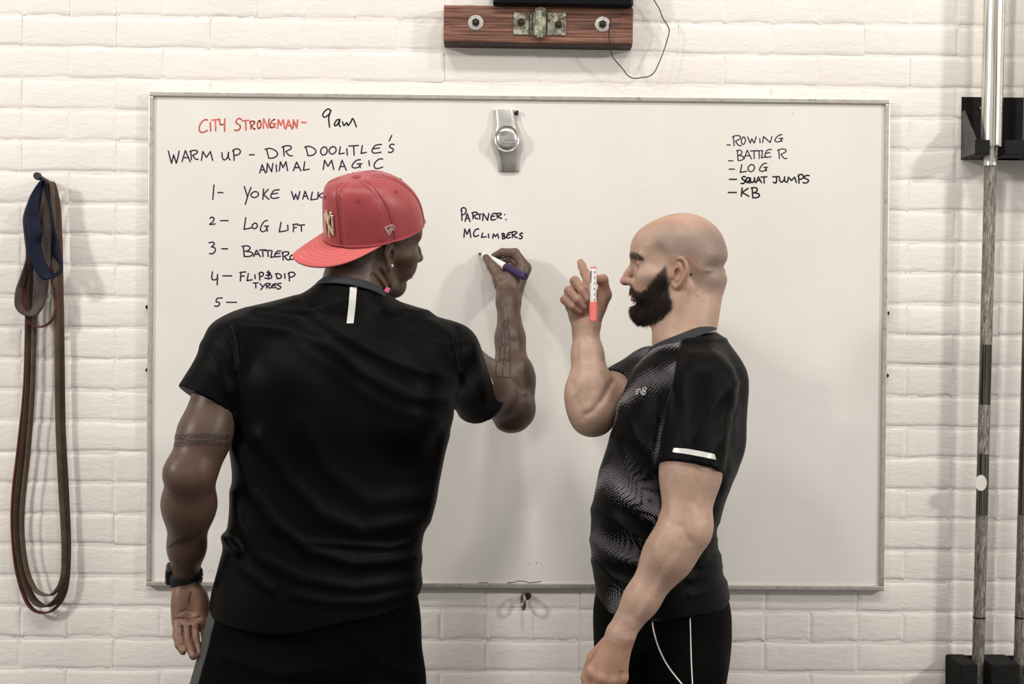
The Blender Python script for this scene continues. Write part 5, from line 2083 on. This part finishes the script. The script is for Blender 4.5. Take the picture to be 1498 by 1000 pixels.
NPH, NT_ = 144, 40
V = []
for j in range(NT_):
    t = j / NT_
    for i in range(NPH):
        V.append(crown(2 * math.pi * i / NPH, t))
V.append(crown(0, 1.0))
F_ = []
for j in range(NT_ - 1):
    for i in range(NPH):
        F_.append((j * NPH + i, j * NPH + (i + 1) % NPH, (j + 1) * NPH + (i + 1) % NPH, (j + 1) * NPH + i))
top = len(V) - 1
for i in range(NPH):
    F_.append(((NT_ - 1) * NPH + i, (NT_ - 1) * NPH + (i + 1) % NPH, top, top))
me = bpy.data.meshes.new('crown')
me.from_pydata([tuple(v) for v in V], [], [tuple(dict.fromkeys(f)) for f in F_])
cr = obj('crown', me, M_CAP, cap_t, True)
md = cr.modifiers.new('s', 'SOLIDIFY')
md.thickness = 0.0025
md.offset = -1
# rim band
bm = bmesh.new()
add_tube(bm, [crown(2 * math.pi * i / 72, 0.012, .0006) for i in range(72)], 0.0022, 6, True)
bmobj('rim_band', bm, M_CAP, cap_t, True)
# seams with twin stitch lines
for k in range(6):
    ph = k * math.pi / 3 + math.pi / 6 * 0 + math.radians(0)
    bm = bmesh.new()
    phs = ph + math.pi / 6 - math.pi / 6
    for dphi in (-0.035, 0.035):
        pts = [crown(phs + math.pi / 6 + math.pi / 6 * 0 + dphi / max(.25, math.cos(t * math.pi / 2)), t, .0003) for t in np.linspace(0.02, .93, 34)]
        add_tube(bm, pts, 0.00045, 5)
    so = bmobj('seam_stitching', bm, M_STITCH, cap_t, True)
    so['kind'] = 'stuff'
# button
bm = bmesh.new()
bmesh.ops.create_uvsphere(bm, u_segments=20, v_segments=12, radius=0.0085, matrix=Matrix.Translation(Vector(capW(0.026, 0, CH + .0005))) @ Matrix((capX, capY, capZ)).transposed().to_4x4() @ Matrix.Diagonal((1, 1, .5, 1)))
bmobj('button', bm, M_CAP, cap_t, True)
# eyelets: one ring in each panel
for k in range(6):
    ph = k * math.pi / 3
    c0 = Vector(crown(ph, .56, .0005))
    a_, b_ = Vector(crown(ph + .05, .56, .0005)) - c0, Vector(crown(ph, .60, .0005)) - c0
    n_ = a_.cross(b_).normalized()
    a_.normalize()
    b2 = n_.cross(a_)
    bm = bmesh.new()
    add_tube(bm, [c0 + (a_ * math.cos(q) + b2 * math.sin(q)) * .0030 for q in np.linspace(0, 2 * math.pi, 14, endpoint=False)], .0008, 5, True)
    vs = [bm.verts.new(c0 + (a_ * math.cos(q) + b2 * math.sin(q)) * .0026) for q in np.linspace(0, 2 * math.pi, 12, endpoint=False)]
    bm.faces.new(vs)
    bmobj('eyelet', bm, M_STITCH, cap_t, True)
# brim: curved board
V, F_ = [], []
NU, NVb = 48, 14
PHM = math.radians(80)
BLn = 0.076


def brim(s, r, dz=0.0):
    """s -1..1 round the arc, r 0..1 outwards"""
    ph = s * PHM
    base = np.array((CA * math.cos(ph), CBw * math.sin(ph)))
    ext = BLn * (1 - abs(s) ** 2.3) ** 0.75
    x = base[0] + ext * r * (0.96)
    y = base[1] * (1 + 0.10 * r * (1 - abs(s) ** 4))
    tp = (1 - abs(s) ** 3)
    z = -0.003 * tp - (0.013 * (y / .085) ** 2 * r + 0.012 * r + .006 * r * r) * tp
    return capW(x, y, z + dz)


for i in range(NU + 1):
    for j in range(NVb + 1):
        V.append(brim(-1 + 2 * i / NU, j / NVb))
for i in range(NU):
    for j in range(NVb):
        a = i * (NVb + 1) + j
        F_.append((a, a + NVb + 1, a + NVb + 2, a + 1))
me = bpy.data.meshes.new('brim')
me.from_pydata([tuple(v) for v in V], [], F_)
br = obj('brim', me, M_BRIM, cap_t, True)
br['label'] = 'coral red curved brim'
md = br.modifiers.new('s', 'SOLIDIFY')
md.thickness = 0.0042
md.offset = 0
bm = bmesh.new()
for r in (.2, .34, .48, .62, .76, .9):
    add_tube(bm, [brim(s, r, .0023) for s in np.linspace(-.93, .93, 40)], .00035, 4)
so = bmobj('brim_stitching', bm, simple('coral_thread', (0.50, 0.085, 0.08), .7), br, True)
so['kind'] = 'stuff'


def on_crown(u, v, phi0, t0, sc, off):
    """picture-like coordinates u (along the rim), v (up) centred on phi0, t0"""
    dphi = u * sc / (CA * .95)
    dt = v * sc / (CH * math.pi / 2) * 1.25
    return crown(phi0 + dphi, t0 + dt, off)


# gold interlocked letters N and Y over the brim
bm = bmesh.new()
P0, T0, SCL = (0.22 if crown(0.3, .15)[1] < crown(-.3, .15)[1] else -0.22), 0.235, 0.000092
for pts, w in (([(-150, -190), (-150, 150)], 25), ([(-150, 150), (130, -190)], 28), ([(130, -190), (130, 170)], 25),
               ([(-90, 230), (0, 60)], 25), ([(95, 230), (0, 60)], 25), ([(0, 60), (0, -240)], 25),
               ([(-185, -190), (-115, -190)], 14), ([(-185, 150), (-120, 150)], 14), ([(95, 170), (165, 170)], 14), ([(-40, -240), (40, -240)], 14), ([(-120, 232), (-60, 232)], 14), ([(60, 232), (125, 232)], 14)):
    n_ = 8
    pp = [on_crown(pts[0][0] + (pts[1][0] - pts[0][0]) * k / n_, pts[0][1] + (pts[1][1] - pts[0][1]) * k / n_, P0, T0, SCL, .0028) for k in range(n_ + 1)]
    add_tube(bm, pp, w * SCL * .95, 7)
o = bmobj('metal_emblem', bm, M_GOLD, cap_t, True)
o['label'] = 'gold interlocking letter emblem'
o['kind'] = 'stuff'
# small flag-like mark at the side: outlined pennant shape with a short stem letter inside
M_WTH = simple('pale_thread', (0.66, 0.56, 0.52), 0.6)
bm = bmesh.new()
P1_, T1_ = math.radians(88), 0.145
side_s = 1
# which side of the cap faces the camera
if crown(math.radians(97), .15)[1] > crown(math.radians(-97), .15)[1]:
    P1_ = -P1_
    side_s = -1


def mk_(u, v):
    return on_crown(-u * 1.0 * side_s * -1, v, P1_, T1_, 0.000125, .0012)


for pts in ([(-75, 45), (55, 62), (85, 40), (75, 5), (45, -10), (-35, -60), (-75, 45)], [(-50, 28), (-28, -30), (-5, 15), (12, -18), (20, 30)], [(28, 40), (55, 38), (55, 22), (32, 20), (50, 6), (24, 2)]):
    pp = []
    for a, b in zip(pts[:-1], pts[1:]):
        for k in range(4):
            pp.append(mk_(a[0] + (b[0] - a[0]) * k / 4, a[1] + (b[1] - a[1]) * k / 4))
    pp.append(mk_(*pts[-1]))
    add_tube(bm, pp, .0007, 5)
o = bmobj('side_emblem', bm, M_WTH, cap_t, True)
o['kind'] = 'stuff'
# ================================================================== the man on the right, in profile
SK2 = np.array((0.445, 0.296, 0.222))
man2 = thing('person', 'bald bearded person in a black t-shirt with a patterned grey front panel, standing in profile', 'person', (0.42, -0.45, 0.0))
fy = math.radians(180 - 7)
Fw2 = np.array((math.cos(fy), math.sin(fy), 0))
Lf2 = np.array((-math.sin(fy), math.cos(fy), 0))
R2 = np.stack([Fw2, Lf2, Up], 1)
H2R = R2 @ rotm('Y', math.radians(1.5)) @ rotm('X', math.radians(-2))
H2S = 1.0
ear2 = P(992, 401, -0.50)
H2O = ear2 - H2R @ (np.array((0, 0.075, 0.0)) * H2S)
B2 = Field()
B2.frame(H2O, H2R, H2S)
build_head(B2, nose=1.0, lips=.95)
# the crease and fold at the back of the skull
B2.ell((-0.104, 0.036, 0.006), (0.022, 0.034, 0.0070), 0.034, mode='sub')
B2.ell((-0.070, 0.0, -0.012), (0.030, 0.048, 0.022), 0.02)
B2.frame()
nb2 = P(1003, 500, -.455)
nh2 = H2O + H2R @ np.array((-0.034, 0, -0.035))
B2.cap(nh2 + np.array((.004, 0, 0)), nb2, 0.058, 0.062, 0.022)
B2.cap(H2O + H2R @ np.array((0.020, 0, -0.070)), nb2 + np.array((-.030, 0, -.02)), 0.034, 0.036, 0.03)
for s in (-1, 1):
    B2.cap(H2O + H2R @ np.array((-0.014, s * 0.060, -0.030)), nb2 + np.array((-0.042, -.026 * s, -0.015)), 0.012, 0.012, 0.018)
# near (left) arm
S2, E2, W2 = P(1024, 562, -.62), P(1001, 775, -.685), P(909, 924, -.690)
B2.cap(S2, S2 + (E2 - S2) * .6, 0.048, 0.0560, 0.02)
B2.cap(S2 + (E2 - S2) * .6, E2, 0.0565, 0.047, 0.03)
B2.ell(P(1020, 768, -.69), (.019, .018, .020), 0.028)
f1 = E2 + (W2 - E2) * .25
f2 = E2 + (W2 - E2) * .68
B2.cap(E2, f1, 0.0455, 0.0450, 0.03)
B2.cap(f1, f2, 0.0450, 0.0330, 0.03)
B2.cap(f2, W2, 0.0330, 0.0270, 0.02)
B2.ell(P(976, 800, -.715), (.022, .020, .036), 0.03)
B2.ell(P(922, 930, -.705), (.007, .006, .007), 0.012)        # wrist bone
# back of the left hand
kn = px3([(867, 982, -.682), (880, 989, -.692), (895, 992, -.692), (909, 990, -.684)])
for q, r in zip(kn, (.0135, .0140, .0135, .0125)):
    B2.cap(W2 + (q - W2) * .10, q, .0195, r, .016)
for q in kn:
    B2.ell(q + np.array((0, -.006, .001)), (.0085, .007, .0085), .006)
for (ax_, ay_), dy, dz in zip(((857, 1014), (866, 1027), (880, 1030), (896, 1022)), (-.672, -.680, -.680, -.672), (0, 0, 0, 0)):
    i = ((857, 866, 880, 896)).index(ax_)
    q1 = P(ax_, ay_, dy)
    q2 = q1 + np.array((.012, .022, -.016))
    q3 = q2 + np.array((.012, .014, -.004))
    finger(B2, [kn[i], q1, q2, q3], (.0128, .0108, .0098, .0085), 0.008)
finger(B2, px3([(893, 938, -.665), (868, 962, -.640), (858, 990, -.635), (860, 1012, -.640)]), (.0165, .0135, .0115, .0095), 0.012)
for a, b in (((898, 938), (885, 978)), ((903, 940), (896, 980)), ((907, 940), (908, 978))):       # tendons
    B2.cap(P(*a, -.712), P(*b, -.703), .0022, .0022, .006)
# far (right) arm, forearm raised
S3, E3, W3 = P(952, 545, -.245), P(866, 601, -.42), P(857, 487, -.365)
B2.cap(S3, S3 + (E3 - S3) * .5, 0.052, 0.054, 0.02)
B2.cap(S3 + (E3 - S3) * .5, E3, 0.054, 0.046, 0.02)
B2.ell(P(868, 622, -.42), (.030, .026, .018), 0.02)
g1 = E3 + (W3 - E3) * .30
B2.cap(E3, g1, 0.0470, 0.0440, 0.025)
B2.cap(g1, E3 + (W3 - E3) * .72, 0.0430, 0.0320, 0.03)
B2.cap(E3 + (W3 - E3) * .72, W3, 0.0320, 0.0280, 0.02)
B2.ell(P(845, 578, -.425), (.024, .026, .036), 0.025)
B2.raw(folds([([(894, 560), (882, 583), (866, 602), (858, 606)], -.0040, 4.5), ([(850, 500), (851, 540), (842, 575)], .0020, 4), ([(866, 495), (872, 530), (884, 560)], .0022, 5), ([(858, 500), (861, 535), (866, 570)], -.0018, 4),
                      ([(838, 560), (846, 590), (852, 612)], -.0022, 5), ([(850, 484), (851, 500)], .0014, 1.6)]), P(862, 560, -.4), .2, mode='disp')
B2.raw(folds([([(965, 740), (985, 770), (968, 800)], -.0018, 7), ([(1022, 700), (1018, 735), (1026, 760)], -.0025, 6), ([(960, 800), (935, 850), (915, 890)], .0012, 6), ([(985, 805), (955, 850), (925, 900)], -.0012, 6), ([(1000, 800), (970, 845), (935, 900)], .0010, 6),
                      ([(975, 700), (980, 740), (975, 765)], .0022, 6), ([(996, 770), (1010, 792)], -.002, 5)]), P(970, 800, -.72), .28, mode='disp')
# right hand, palm to the camera, index finger up
w3 = P(857, 477, -.362)
B2.cap(W3, w3, 0.0280, 0.0270, 0.01)
m3 = px3([(862, 416, -.318), (850, 425, -.315), (841, 437, -.320), (836, 450, -.330)])
for q, r in zip(m3, (.0135, .0135, .0130, .0125)):
    B2.cap(w3, q, .0210, r, .014)
B2.ell(P(846, 458, -.350), (.018, .016, .024), .014)
B2.ell(P(873, 445, -.362), (.017, .018, .028), .014, rot=rotm('Y', math.radians(14)))
B2.cap(P(866, 472, -.365), P(884, 432, -.372), .0175, .0150, .014)
finger(B2, px3([(862, 414, -.318), (855.5, 399, -.290), (851.5, 389, -.268), (849.5, 384, -.252)]), (.0120, .0102, .0094, .0084), .008)
finger(B2, px3([(850, 424, -.318), (841, 411, -.362), (853, 425, -.392), (861, 437, -.398)]), (.0125, .0110, .0100, .0086), .006)
finger(B2, px3([(841, 436, -.322), (832.5, 425.5, -.366), (845, 438, -.392), (856, 448.5, -.390)]), (.0122, .0108, .0096, .0084), .006)
finger(B2, px3([(836, 448, -.330), (826.5, 438, -.366), (838, 448, -.386), (849, 455, -.384)]), (.0115, .0100, .0090, .0078), .006)
finger(B2, px3([(884, 430, -.372), (882, 409, -.388), (869.5, 408.5, -.402)]), (.0145, .0115, .0092), .010)
# trunk and legs under the clothes
phi2 = math.radians(90 - 15)      # the shoulder line runs away from the camera


def row2(py, L, Rr, yc, b, aw):
    """silhouette L..Rr at height py; b is the chest depth half width (solved), aw the half shoulder width"""
    c = P((L + Rr) / 2, py, yc)
    half = abs(P(Rr, py, yc)[0] - P(L, py, yc)[0]) / 2
    bb = math.sqrt(max(half ** 2 - (aw * math.cos(phi2)) ** 2, 4e-4)) / math.sin(phi2)
    return (c[2], c[0], c[1], aw, bb, bb)


T2 = interp_rows([row2(*r) for r in [
    (500, 962, 1058, -.45, 0, .085), (512, 950, 1064, -.45, 0, .125), (532, 932, 1072, -.45, 0, .160), (560, 918, 1078, -.45, 0, .178), (600, 903, 1080, -.45, 0, .186), (645, 891, 1079, -.45, 0, .184),
    (690, 877, 1074, -.45, 0, .178), (740, 867, 1057, -.45, 0, .172), (785, 864.5, 1050, -.45, 0, .168), (830, 867, 1056, -.45, 0, .170), (865, 873, 1067, -.45, 0, .175), (905, 878, 1070, -.45, 0, .178)]])
P2 = Field()
PT2 = interp_rows([row2(*r) for r in [(830, 880, 1045, -.45, 0, .150), (880, 870, 1066, -.45, 0, .165), (920, 869, 1070, -.45, 0, .17), (960, 872, 1068, -.45, 0, .17), (1000, 880, 1062, -.45, 0, .16), (1020, 884, 1058, -.45, 0, .15)]])
hip2 = P(968, 930, -.45)
P2.raw(loft_fn(PT2, phi2, 0, 2.3), hip2, .35, 0)
legs2 = []
for dx, dy in ((.014, -.095), (-.03, .095)):
    a = hip2 + np.array((dx, dy, -.06))
    k_ = np.array((a[0] + dx * .6 - .01, a[1] + dy * .12, .48))
    legs2.append((a, k_))
    fn, c_, r_ = capfn(a, k_, .105, .088, cut1=0.97)
    P2.raw(fn, c_, r_, 0.03)
    an = np.array((k_[0] + .02, k_[1], .09))
    B2.cap(a, k_, .082, .057, .02)
    B2.cap(k_, (k_ + an) / 2 + np.array((.015, 0, .04)), .056, .056, .03)
    B2.cap((k_ + an) / 2 + np.array((.015, 0, .04)), an, .054, .036, .03)
    B2.cap(an, an + np.array((-.10, 0, -.05)), .034, .026, .02)
B2.raw(loft_fn(T2, phi2, 0.022), (T2[:, 1].mean(), -.45, 1.2), .5, 0.02)
# shirt
C2 = Field()
hc = P(873, 889, -.52)
hb = P(1069, 873, -.45)
hsl = (hb[2] - hc[2]) / (hb[0] - hc[0])


def hem2(p):
    return hc[2] + hsl * (p[:, 0] - hc[0]) + 0.06 * (p[:, 1] + .48) - p[:, 2] + .002 * np.sin(p[:, 0] * 40)


C2.raw(loft_fn(T2, phi2, 0.0, 2.25, hem=hem2), (T2[:, 1].mean(), -.45, 1.2), .5, 0)
C2.cap(P(1014, 528, -.49), P(1030, 562, -.60), .050, .058, .05)
C2.cap(P(992, 522, -.42), P(955, 547, -.27), .046, .054, .05)
C2.cap(P(1022, 510, -.45), P(1040, 560, -.45), .042, .055, .05)
C2.cap(P(1045, 560, -.42), P(1043, 640, -.42), .06, .06, .06)       # upper back
fn, c_, r_ = capfn(P(1028, 560, -.620), P(1010, 684, -.662), .062, .0680, cut1=1.0)
C2.raw(fn, c_, r_, 0.030)
fn, c_, r_ = capfn(P(952, 545, -.250), P(903, 577, -.350), .058, .0620, cut1=1.0)
C2.raw(fn, c_, r_, 0.030)
FL2 = [
    ([(1078, 560), (1060, 620), (1062, 660), (1050, 688)], .0030, 6), ([(1040, 500), (1060, 540), (1072, 590)], .0025, 8),
    ([(985, 545), (975, 600), (970, 660)], .0024, 8), ([(1000, 520), (985, 560), (990, 620)], -.0022, 7),
    ([(968, 690), (1000, 700), (1060, 700)], .003, 7), ([(1072, 690), (1062, 720), (1048, 760)], .0035, 8),
    ([(868, 745), (900, 760), (950, 800), (985, 815)], .0045, 8), ([(866, 790), (890, 812), (940, 828), (975, 825)], .0045, 7), ([(868, 820), (895, 845), (930, 858)], .0040, 6),
    ([(900, 640), (920, 690), (950, 730)], .0035, 9), ([(885, 690), (910, 730), (950, 765)], .0035, 8), ([(905, 590), (930, 640), (960, 670)], .003, 9),
    ([(1062, 715), (1030, 745), (1046, 780)], .0030, 6), ([(1050, 790), (1030, 812), (1010, 818)], .0055, 6), ([(1060, 825), (1035, 840), (1010, 846)], .0035, 6),
    ([(1063, 850), (1040, 862), (1012, 870)], .003, 6), ([(1076, 560), (1045, 590), (1015, 640)], .0026, 8), ([(1080, 600), (1060, 640), (1030, 676)], .0026, 7), ([(985, 570), (1000, 610), (1005, 660)], -.0018, 8),
    ([(1046, 772), (1052, 790), (1040, 800)], -.005, 6), ([(1056, 812), (1046, 822), (1028, 826)], .005, 7), ([(1070, 540), (1078, 600), (1076, 650)], .003, 6), ([(930, 540), (915, 570), (905, 600)], .003, 5),
]
C2.raw(folds(FL2), (T2[:, 1].mean(), -.45, 1.2), .6, mode='disp')
C2.raw(lambda p: 0.0014 * vnoise(p, 28, 11), (T2[:, 1].mean(), -.45, 1.2), .6, mode='disp')
C2.raw(lambda p: np.maximum(loft_fn(T2, phi2, 0.010)(p), p[:, 2] - (hc[2] + .04)), (hip2[0], -.45, hc[2]), .4, 0, mode='sub')
axn = np.array((-.40, 0.06, 1.0))
axn /= np.linalg.norm(axn)
cc2 = P(1003, 498, -.455)


def neck_hole(p):
    q = p - cc2
    h = q @ axn
    rr_ = np.linalg.norm(q - h[:, None] * axn, axis=1) - .085
    return np.maximum(rr_, -h)


C2.raw(neck_hole, cc2, .2, .004, mode='sub')

M_SKIN2 = skin_mat('fair_skin', tuple(SK2), None, 0.48, 0.10)


def poly_mask(f, z, poly, w):
    """soft inside mask of a polygon in the side view"""
    pts = np.array(poly, float)
    inside = np.zeros(len(f), bool)
    n = len(pts)
    j = n - 1
    for i in range(n):
        xi, yi, xj, yj = pts[i, 0], pts[i, 1], pts[j, 0], pts[j, 1]
        c = ((yi > z) != (yj > z)) & (f < (xj - xi) * (z - yi) / (yj - yi + 1e-12) + xi)
        inside ^= c
        j = i
    d = seg_dist(np.stack([f, z], 1), np.vstack([pts, pts[:1]]))
    s = np.where(inside, d, -d)
    return soft(s, -w, w)


def c6(x, y):
    """crop coordinates of the profile close-up -> head side view metres"""
    px, py = 900 + x / 7.142, 340 + y / 7.142
    return ((992 - px) * 1.445e-3, (401 - py) * 1.445e-3)


BEARD = [c6(*q) for q in [(528, 350), (470, 410), (420, 470), (370, 530), (325, 590), (260, 620), (210, 600), (165, 545), (95, 535), (80, 600), (120, 655), (205, 662), (215, 700), (190, 760), (120, 770), (120, 870), (180, 925), (330, 950), (420, 915), (530, 840), (585, 760), (580, 690), (560, 620), (545, 500), (540, 400)]]
BROW = [c6(*q) for q in [(110, 200), (165, 186), (220, 198), (305, 255), (300, 285), (215, 252), (165, 250), (110, 245)]]


def head2(V):
    return ((V - H2O) @ H2R / H2S).T


def tint2(V):
    C = np.tile(SK2, (len(V), 1))
    f, l, z = head2(V)
    hd = (np.abs(f) < .14) & (np.abs(l) < .1) & (z > -.14) & (z < .15)
    # shaved scalp: stubble shadow round the sides and back, bare crown
    edge = 0.030 + 0.028 * soft(f, -.03, .05) + .004 * np.sin(f * 200)
    st = soft(z, edge - .018, edge + .006) * soft(-z, -.118, -.075) * soft(-f, -.062, -.038)
    st = np.maximum(st, soft(-f, .03, .06) * soft(z, -.045, -.01) * soft(-z, -.11, -.07))
    st = st * hd
    C = C * (1 - st[:, None] * np.array((.36, .30, .26)))
    bald = hd * soft(z, .085, .11)
    C = C * (1 + bald[:, None] * np.array((.07, .03, .02)))
    be = poly_mask(f, z, BEARD, .004) * hd
    C = C * (1 - .80 * be[:, None])
    # beard thins at its edge: faint shadow wider out
    be2 = poly_mask(f, z, BEARD, .011) * hd
    C = C * (1 - .25 * be2[:, None])
    br_ = poly_mask(f, z, BROW, .002) * hd * (np.abs(l) > .007)
    C = C * (1 - .8 * br_[:, None])
    lm = hd & (f > .084) & (z > -.0585) & (z < -.0380) & (np.abs(l) < .022)
    C[lm] = (0.29, 0.15, 0.125)
    # warmer nose, ears
    C = C * (1 + (hd * soft(f, .095, .115))[:, None] * np.array((.06, -.10, -.12)))
    er = hd & (np.abs(l) > .072) & (f > -.03) & (f < .02) & (np.abs(z) < .036)
    C[er] *= (1.0, .86, .82)
    mole = (np.hypot(f + .0265, z + .001) < .0028) & (l > 0) & hd
    C[mole] = (.12, .05, .04)
    mole = (np.hypot(f + .040, z + .047) < .0018) & (l > 0)
    C[mole & hd] = (.14, .07, .05)
    # forearm hair shadow and redder hands
    a, b = PX(V)
    hn = ((b > 935) & (a < 935)) | ((a < 895) & (b < 470) & (V[:, 0] < H2O[0] - .11))
    C[hn] *= (1.0, .88, .84)
    return C


regs = [
    (H2O - np.array((.150, .115, .150)), H2O + np.array((.130, .115, .150)), 0.0019),
    (P(815, 487, -.43), P(895, 370, -.225), 0.0016),
    (P(840, 1048, -.74), P(940, 905, -.58), 0.0019),
    (P(880, 1000, -.77), P(1075, 690, -.60), 0.0032),
    (P(815, 650, -.49), P(910, 470, -.32), 0.0030),
    ((-.05, -1.0, 0.0), (1.0, -0.02, 1.62), 0.0085),
]
V, F_ = multi_mesh(B2, [(np.minimum(a, b), np.maximum(a, b), h) for a, b, h in regs])
body2 = np_mesh('body', V, F_, M_SKIN2, man2, tint2(V))
print('body2', len(V))

lo, hi = P(855, 905, -.45), P(1100, 465, -.45)
V, F_ = surface_nets(C2, (lo[0] - .05, -.76, lo[2] - .06), (hi[0] + .05, -.16, hi[2] + .03), 0.0032)
# the printed front panel: tint blue channel marks it
c_s, s_s = math.cos(phi2), math.sin(phi2)
cx = np.interp(V[:, 2], T2[:, 0], T2[:, 1])
cy = np.interp(V[:, 2], T2[:, 0], T2[:, 2])
vq = -(V[:, 0] - cx) * s_s + (V[:, 1] - cy) * c_s        # towards the chest
uq = (V[:, 0] - cx) * c_s + (V[:, 1] - cy) * s_s
pxx, pyy = PX(V)
seam = np.interp(pyy, [500, 520, 560, 600, 640, 690, 760, 820, 900], [996, 990, 984, 974, 966, 963, 966, 972, 985])
mask = soft(-(pxx - seam), -1.5, 1.5) * (V[:, 1] < -.40) + (V[:, 1] >= -.40) * soft(vq, .0, .01)
wv_ = 0.35 + 0.65 * soft(np.sin(pyy * .045 + 1.0 + (pxx - 870) * -.028), -.6, .8)
fade = np.interp(pyy, [500, 560, 600, 640, 700, 760, 830, 900], [1.3, 1.3, .9, .55, .95, 1.2, 1.0, .7])
mask = mask * wv_ * fade
C = np.tile((0.0018, 0.0018, 0.0), (len(V), 1))
C[:, 2] = np.clip(mask, 0, 1)
M_SHIRT2 = fabric('printed_black_jersey', (0.0018,) * 3, 0.5, 0.0, True, .08, True)
shirt2 = np_mesh('t_shirt', V, F_, M_SHIRT2, man2, C)
V, F_ = surface_nets(P2, (.08, -.78, .42), (.85, -.12, 1.10), 0.0055)
np_mesh('shorts', V, F_, fabric('black_shorts', (0.0012,) * 3, 0.7, spec=.05), man2)
for a, k_ in legs2:
    shoe(man2, (k_[0] + .06, k_[1]), math.radians(180))
eyes(man2, H2O, H2R, H2S)
nd2 = (nh2 - nb2) / np.linalg.norm(nh2 - nb2)
# neckband: higher at the nape, dipping at the throat
o = collar(man2, cc2 + axn * .007 + np.array((-.004, 0, 0)), (1, 0, 0), .0680, .0670, .019, .006, M_COLLAR, axn)
o['label'] = 'grey rib collar'
M_WPIPE = simple('white_piping', (0.70, 0.66, 0.58), 0.5)
o = patch('reflective_strip', C2, [(986, 655), (1010, 657), (1045, 664)], [(984, 661), (1010, 665), (1047, 672)], M_REFL, man2, 12, 3)
o['label'] = 'pale strip across the sleeve'
o = strokes('piping', P2, [[(954, 905), (957, 925), (965, 950), (978, 975), (1000, 1003)]], .0028, M_WPIPE, man2, .0012)
o['label'] = 'white curved piping'
strokes('piping', P2, [[(1009, 893), (1010, 930), (1011, 965), (1013, 1004)]], .0024, M_WPIPE, man2, .0012)['label'] = 'white straight piping'
# emblem on the chest: two slanted letter shapes with a row of speed bars
strokes('chest_emblem', C2, [[(933, 577), (936, 568), (939, 576), (941, 567)], [(941, 577), (943, 567), (946, 568), (945, 571), (942, 572), (945, 573), (943, 577), (940, 577)], [(931, 570), (935, 570)], [(930, 573), (934, 573)], [(930, 576), (933, 576)]], .0017, M_REFL, man2, .0012, sub=3)
strokes('seam', C2, [[(996, 500), (990, 520), (984, 560), (974, 600), (966, 640), (963, 682)]], .0014, simple('dark_seam', (0.012,) * 3, .7), man2, .0004)
strokes('hem_stitching', C2, [[(962, 674), (1000, 680), (1050, 684)]], .0010, simple('dark_stitch', (0.014,) * 3, .7), man2, .0004)

# beard, eyebrows, from skin points
V, F_ = surface_nets(B2, H2O - np.array((.140, .09, .125)), H2O + np.array((.03, .09, .06)), 0.0032)
f, l, z = head2(V)
be = poly_mask(f, z, BEARD, .003)
r_ = np.random.default_rng(3)
lipz = (f > .083) & (z > -.0580) & (z < -.0385) & (np.abs(l) < .020)
nost = (z > -.026) & (f > .088)
ok = (r_.random(len(V)) < be) & ~lipz & ~nost
ids_ = np.where(ok)[0]
pick = r_.choice(ids_, size=min(15000, len(ids_) * 6))
pp = V[pick] + r_.normal(0, .0016, (len(pick), 3))
g = grad(B2, pp)
pp = pp - g * np.clip(B2(pp), -.004, .004)[:, None]


def beard_dir(p, n):
    f, l, z = head2(p)
    d = np.tile(H2R @ np.array((0.25, 0, -1.0)), (len(p), 1))
    front = soft(f, .05, .09)[:, None]
    d = d + front * (H2R @ np.array((0.25, 0, 0)))[None]
    d = d - n * (d * n).sum(1)[:, None] * .85
    return d / (np.linalg.norm(d, axis=1)[:, None] + 1e-9) + n * .42


fl_, ll_, zl_ = head2(pp)
ln_ = 0.0045 + 0.0085 * soft(-zl_, .02, .07) + .002 * soft(fl_, .06, .09)
ln_ = ln_ * np.where((zl_ > -.040) & (fl_ > .075), .50, 1.0)
M_BEARD = simple('dark_brown_hair', (0.044, 0.029, 0.021), 0.5, 0, .4)
hair('beard', pp, g, beard_dir, ln_, .00030, M_BEARD, man2, 4, .22)
br_ = poly_mask(f, z, BROW, .0015) * (np.abs(l) > .010) * (np.abs(l) < .052) * (f > .045)
ids_ = np.where(r_.random(len(V)) < br_)[0]
if len(ids_):
    pick = r_.choice(ids_, size=3500)
    pp = V[pick] + r_.normal(0, .0012, (3500, 3))
    g = grad(B2, pp)
    pp = pp - g * np.clip(B2(pp), -.003, .003)[:, None]
    hair('eyebrow', pp, g, lambda p, n: np.tile(H2R @ np.array((-.8, 0, -.1)), (len(p), 1)) + np.outer(np.sign(head2(p)[1]), H2R @ np.array((0, .5, 0))) + n * .3, 0.0060, .00026, M_BEARD, man2, 5, .15)
strokes('eyelashes', B2, [[(927.5, 378.5), (931, 377), (936, 377.5), (941, 380)], [(929, 379.8), (934, 379.2), (939, 380.5)]], .0016, M_BEARD, man2, .0012, sub=4)
mkp = []
pen, tp2, dd2, Lm2, bar2 = marker('white marker with coral pink cap, held upright beside the raised index finger', P(868.3, 390, -.412), P(867.6, 470, -.418), .0070, .66, (0.85, 0.20, 0.16), 'coral_cap', open_tip=False)
bm = bmesh.new()
add_box(bm, tp2 + dd2 * .022 + Vector((-.0058, -.0042, 0)), (.0022, .0012, .026), Matrix.Rotation(math.radians(-50), 3, 'Z'))
for k in range(6):
    add_box(bm, tp2 + dd2 * (.012 + .012 * k) + Vector((.0018, -.0070, 0)), (.0014, .0008, .0050))
o = bmobj('barrel_print', bm, INK_K, bar2)
o['kind'] = 'stuff'
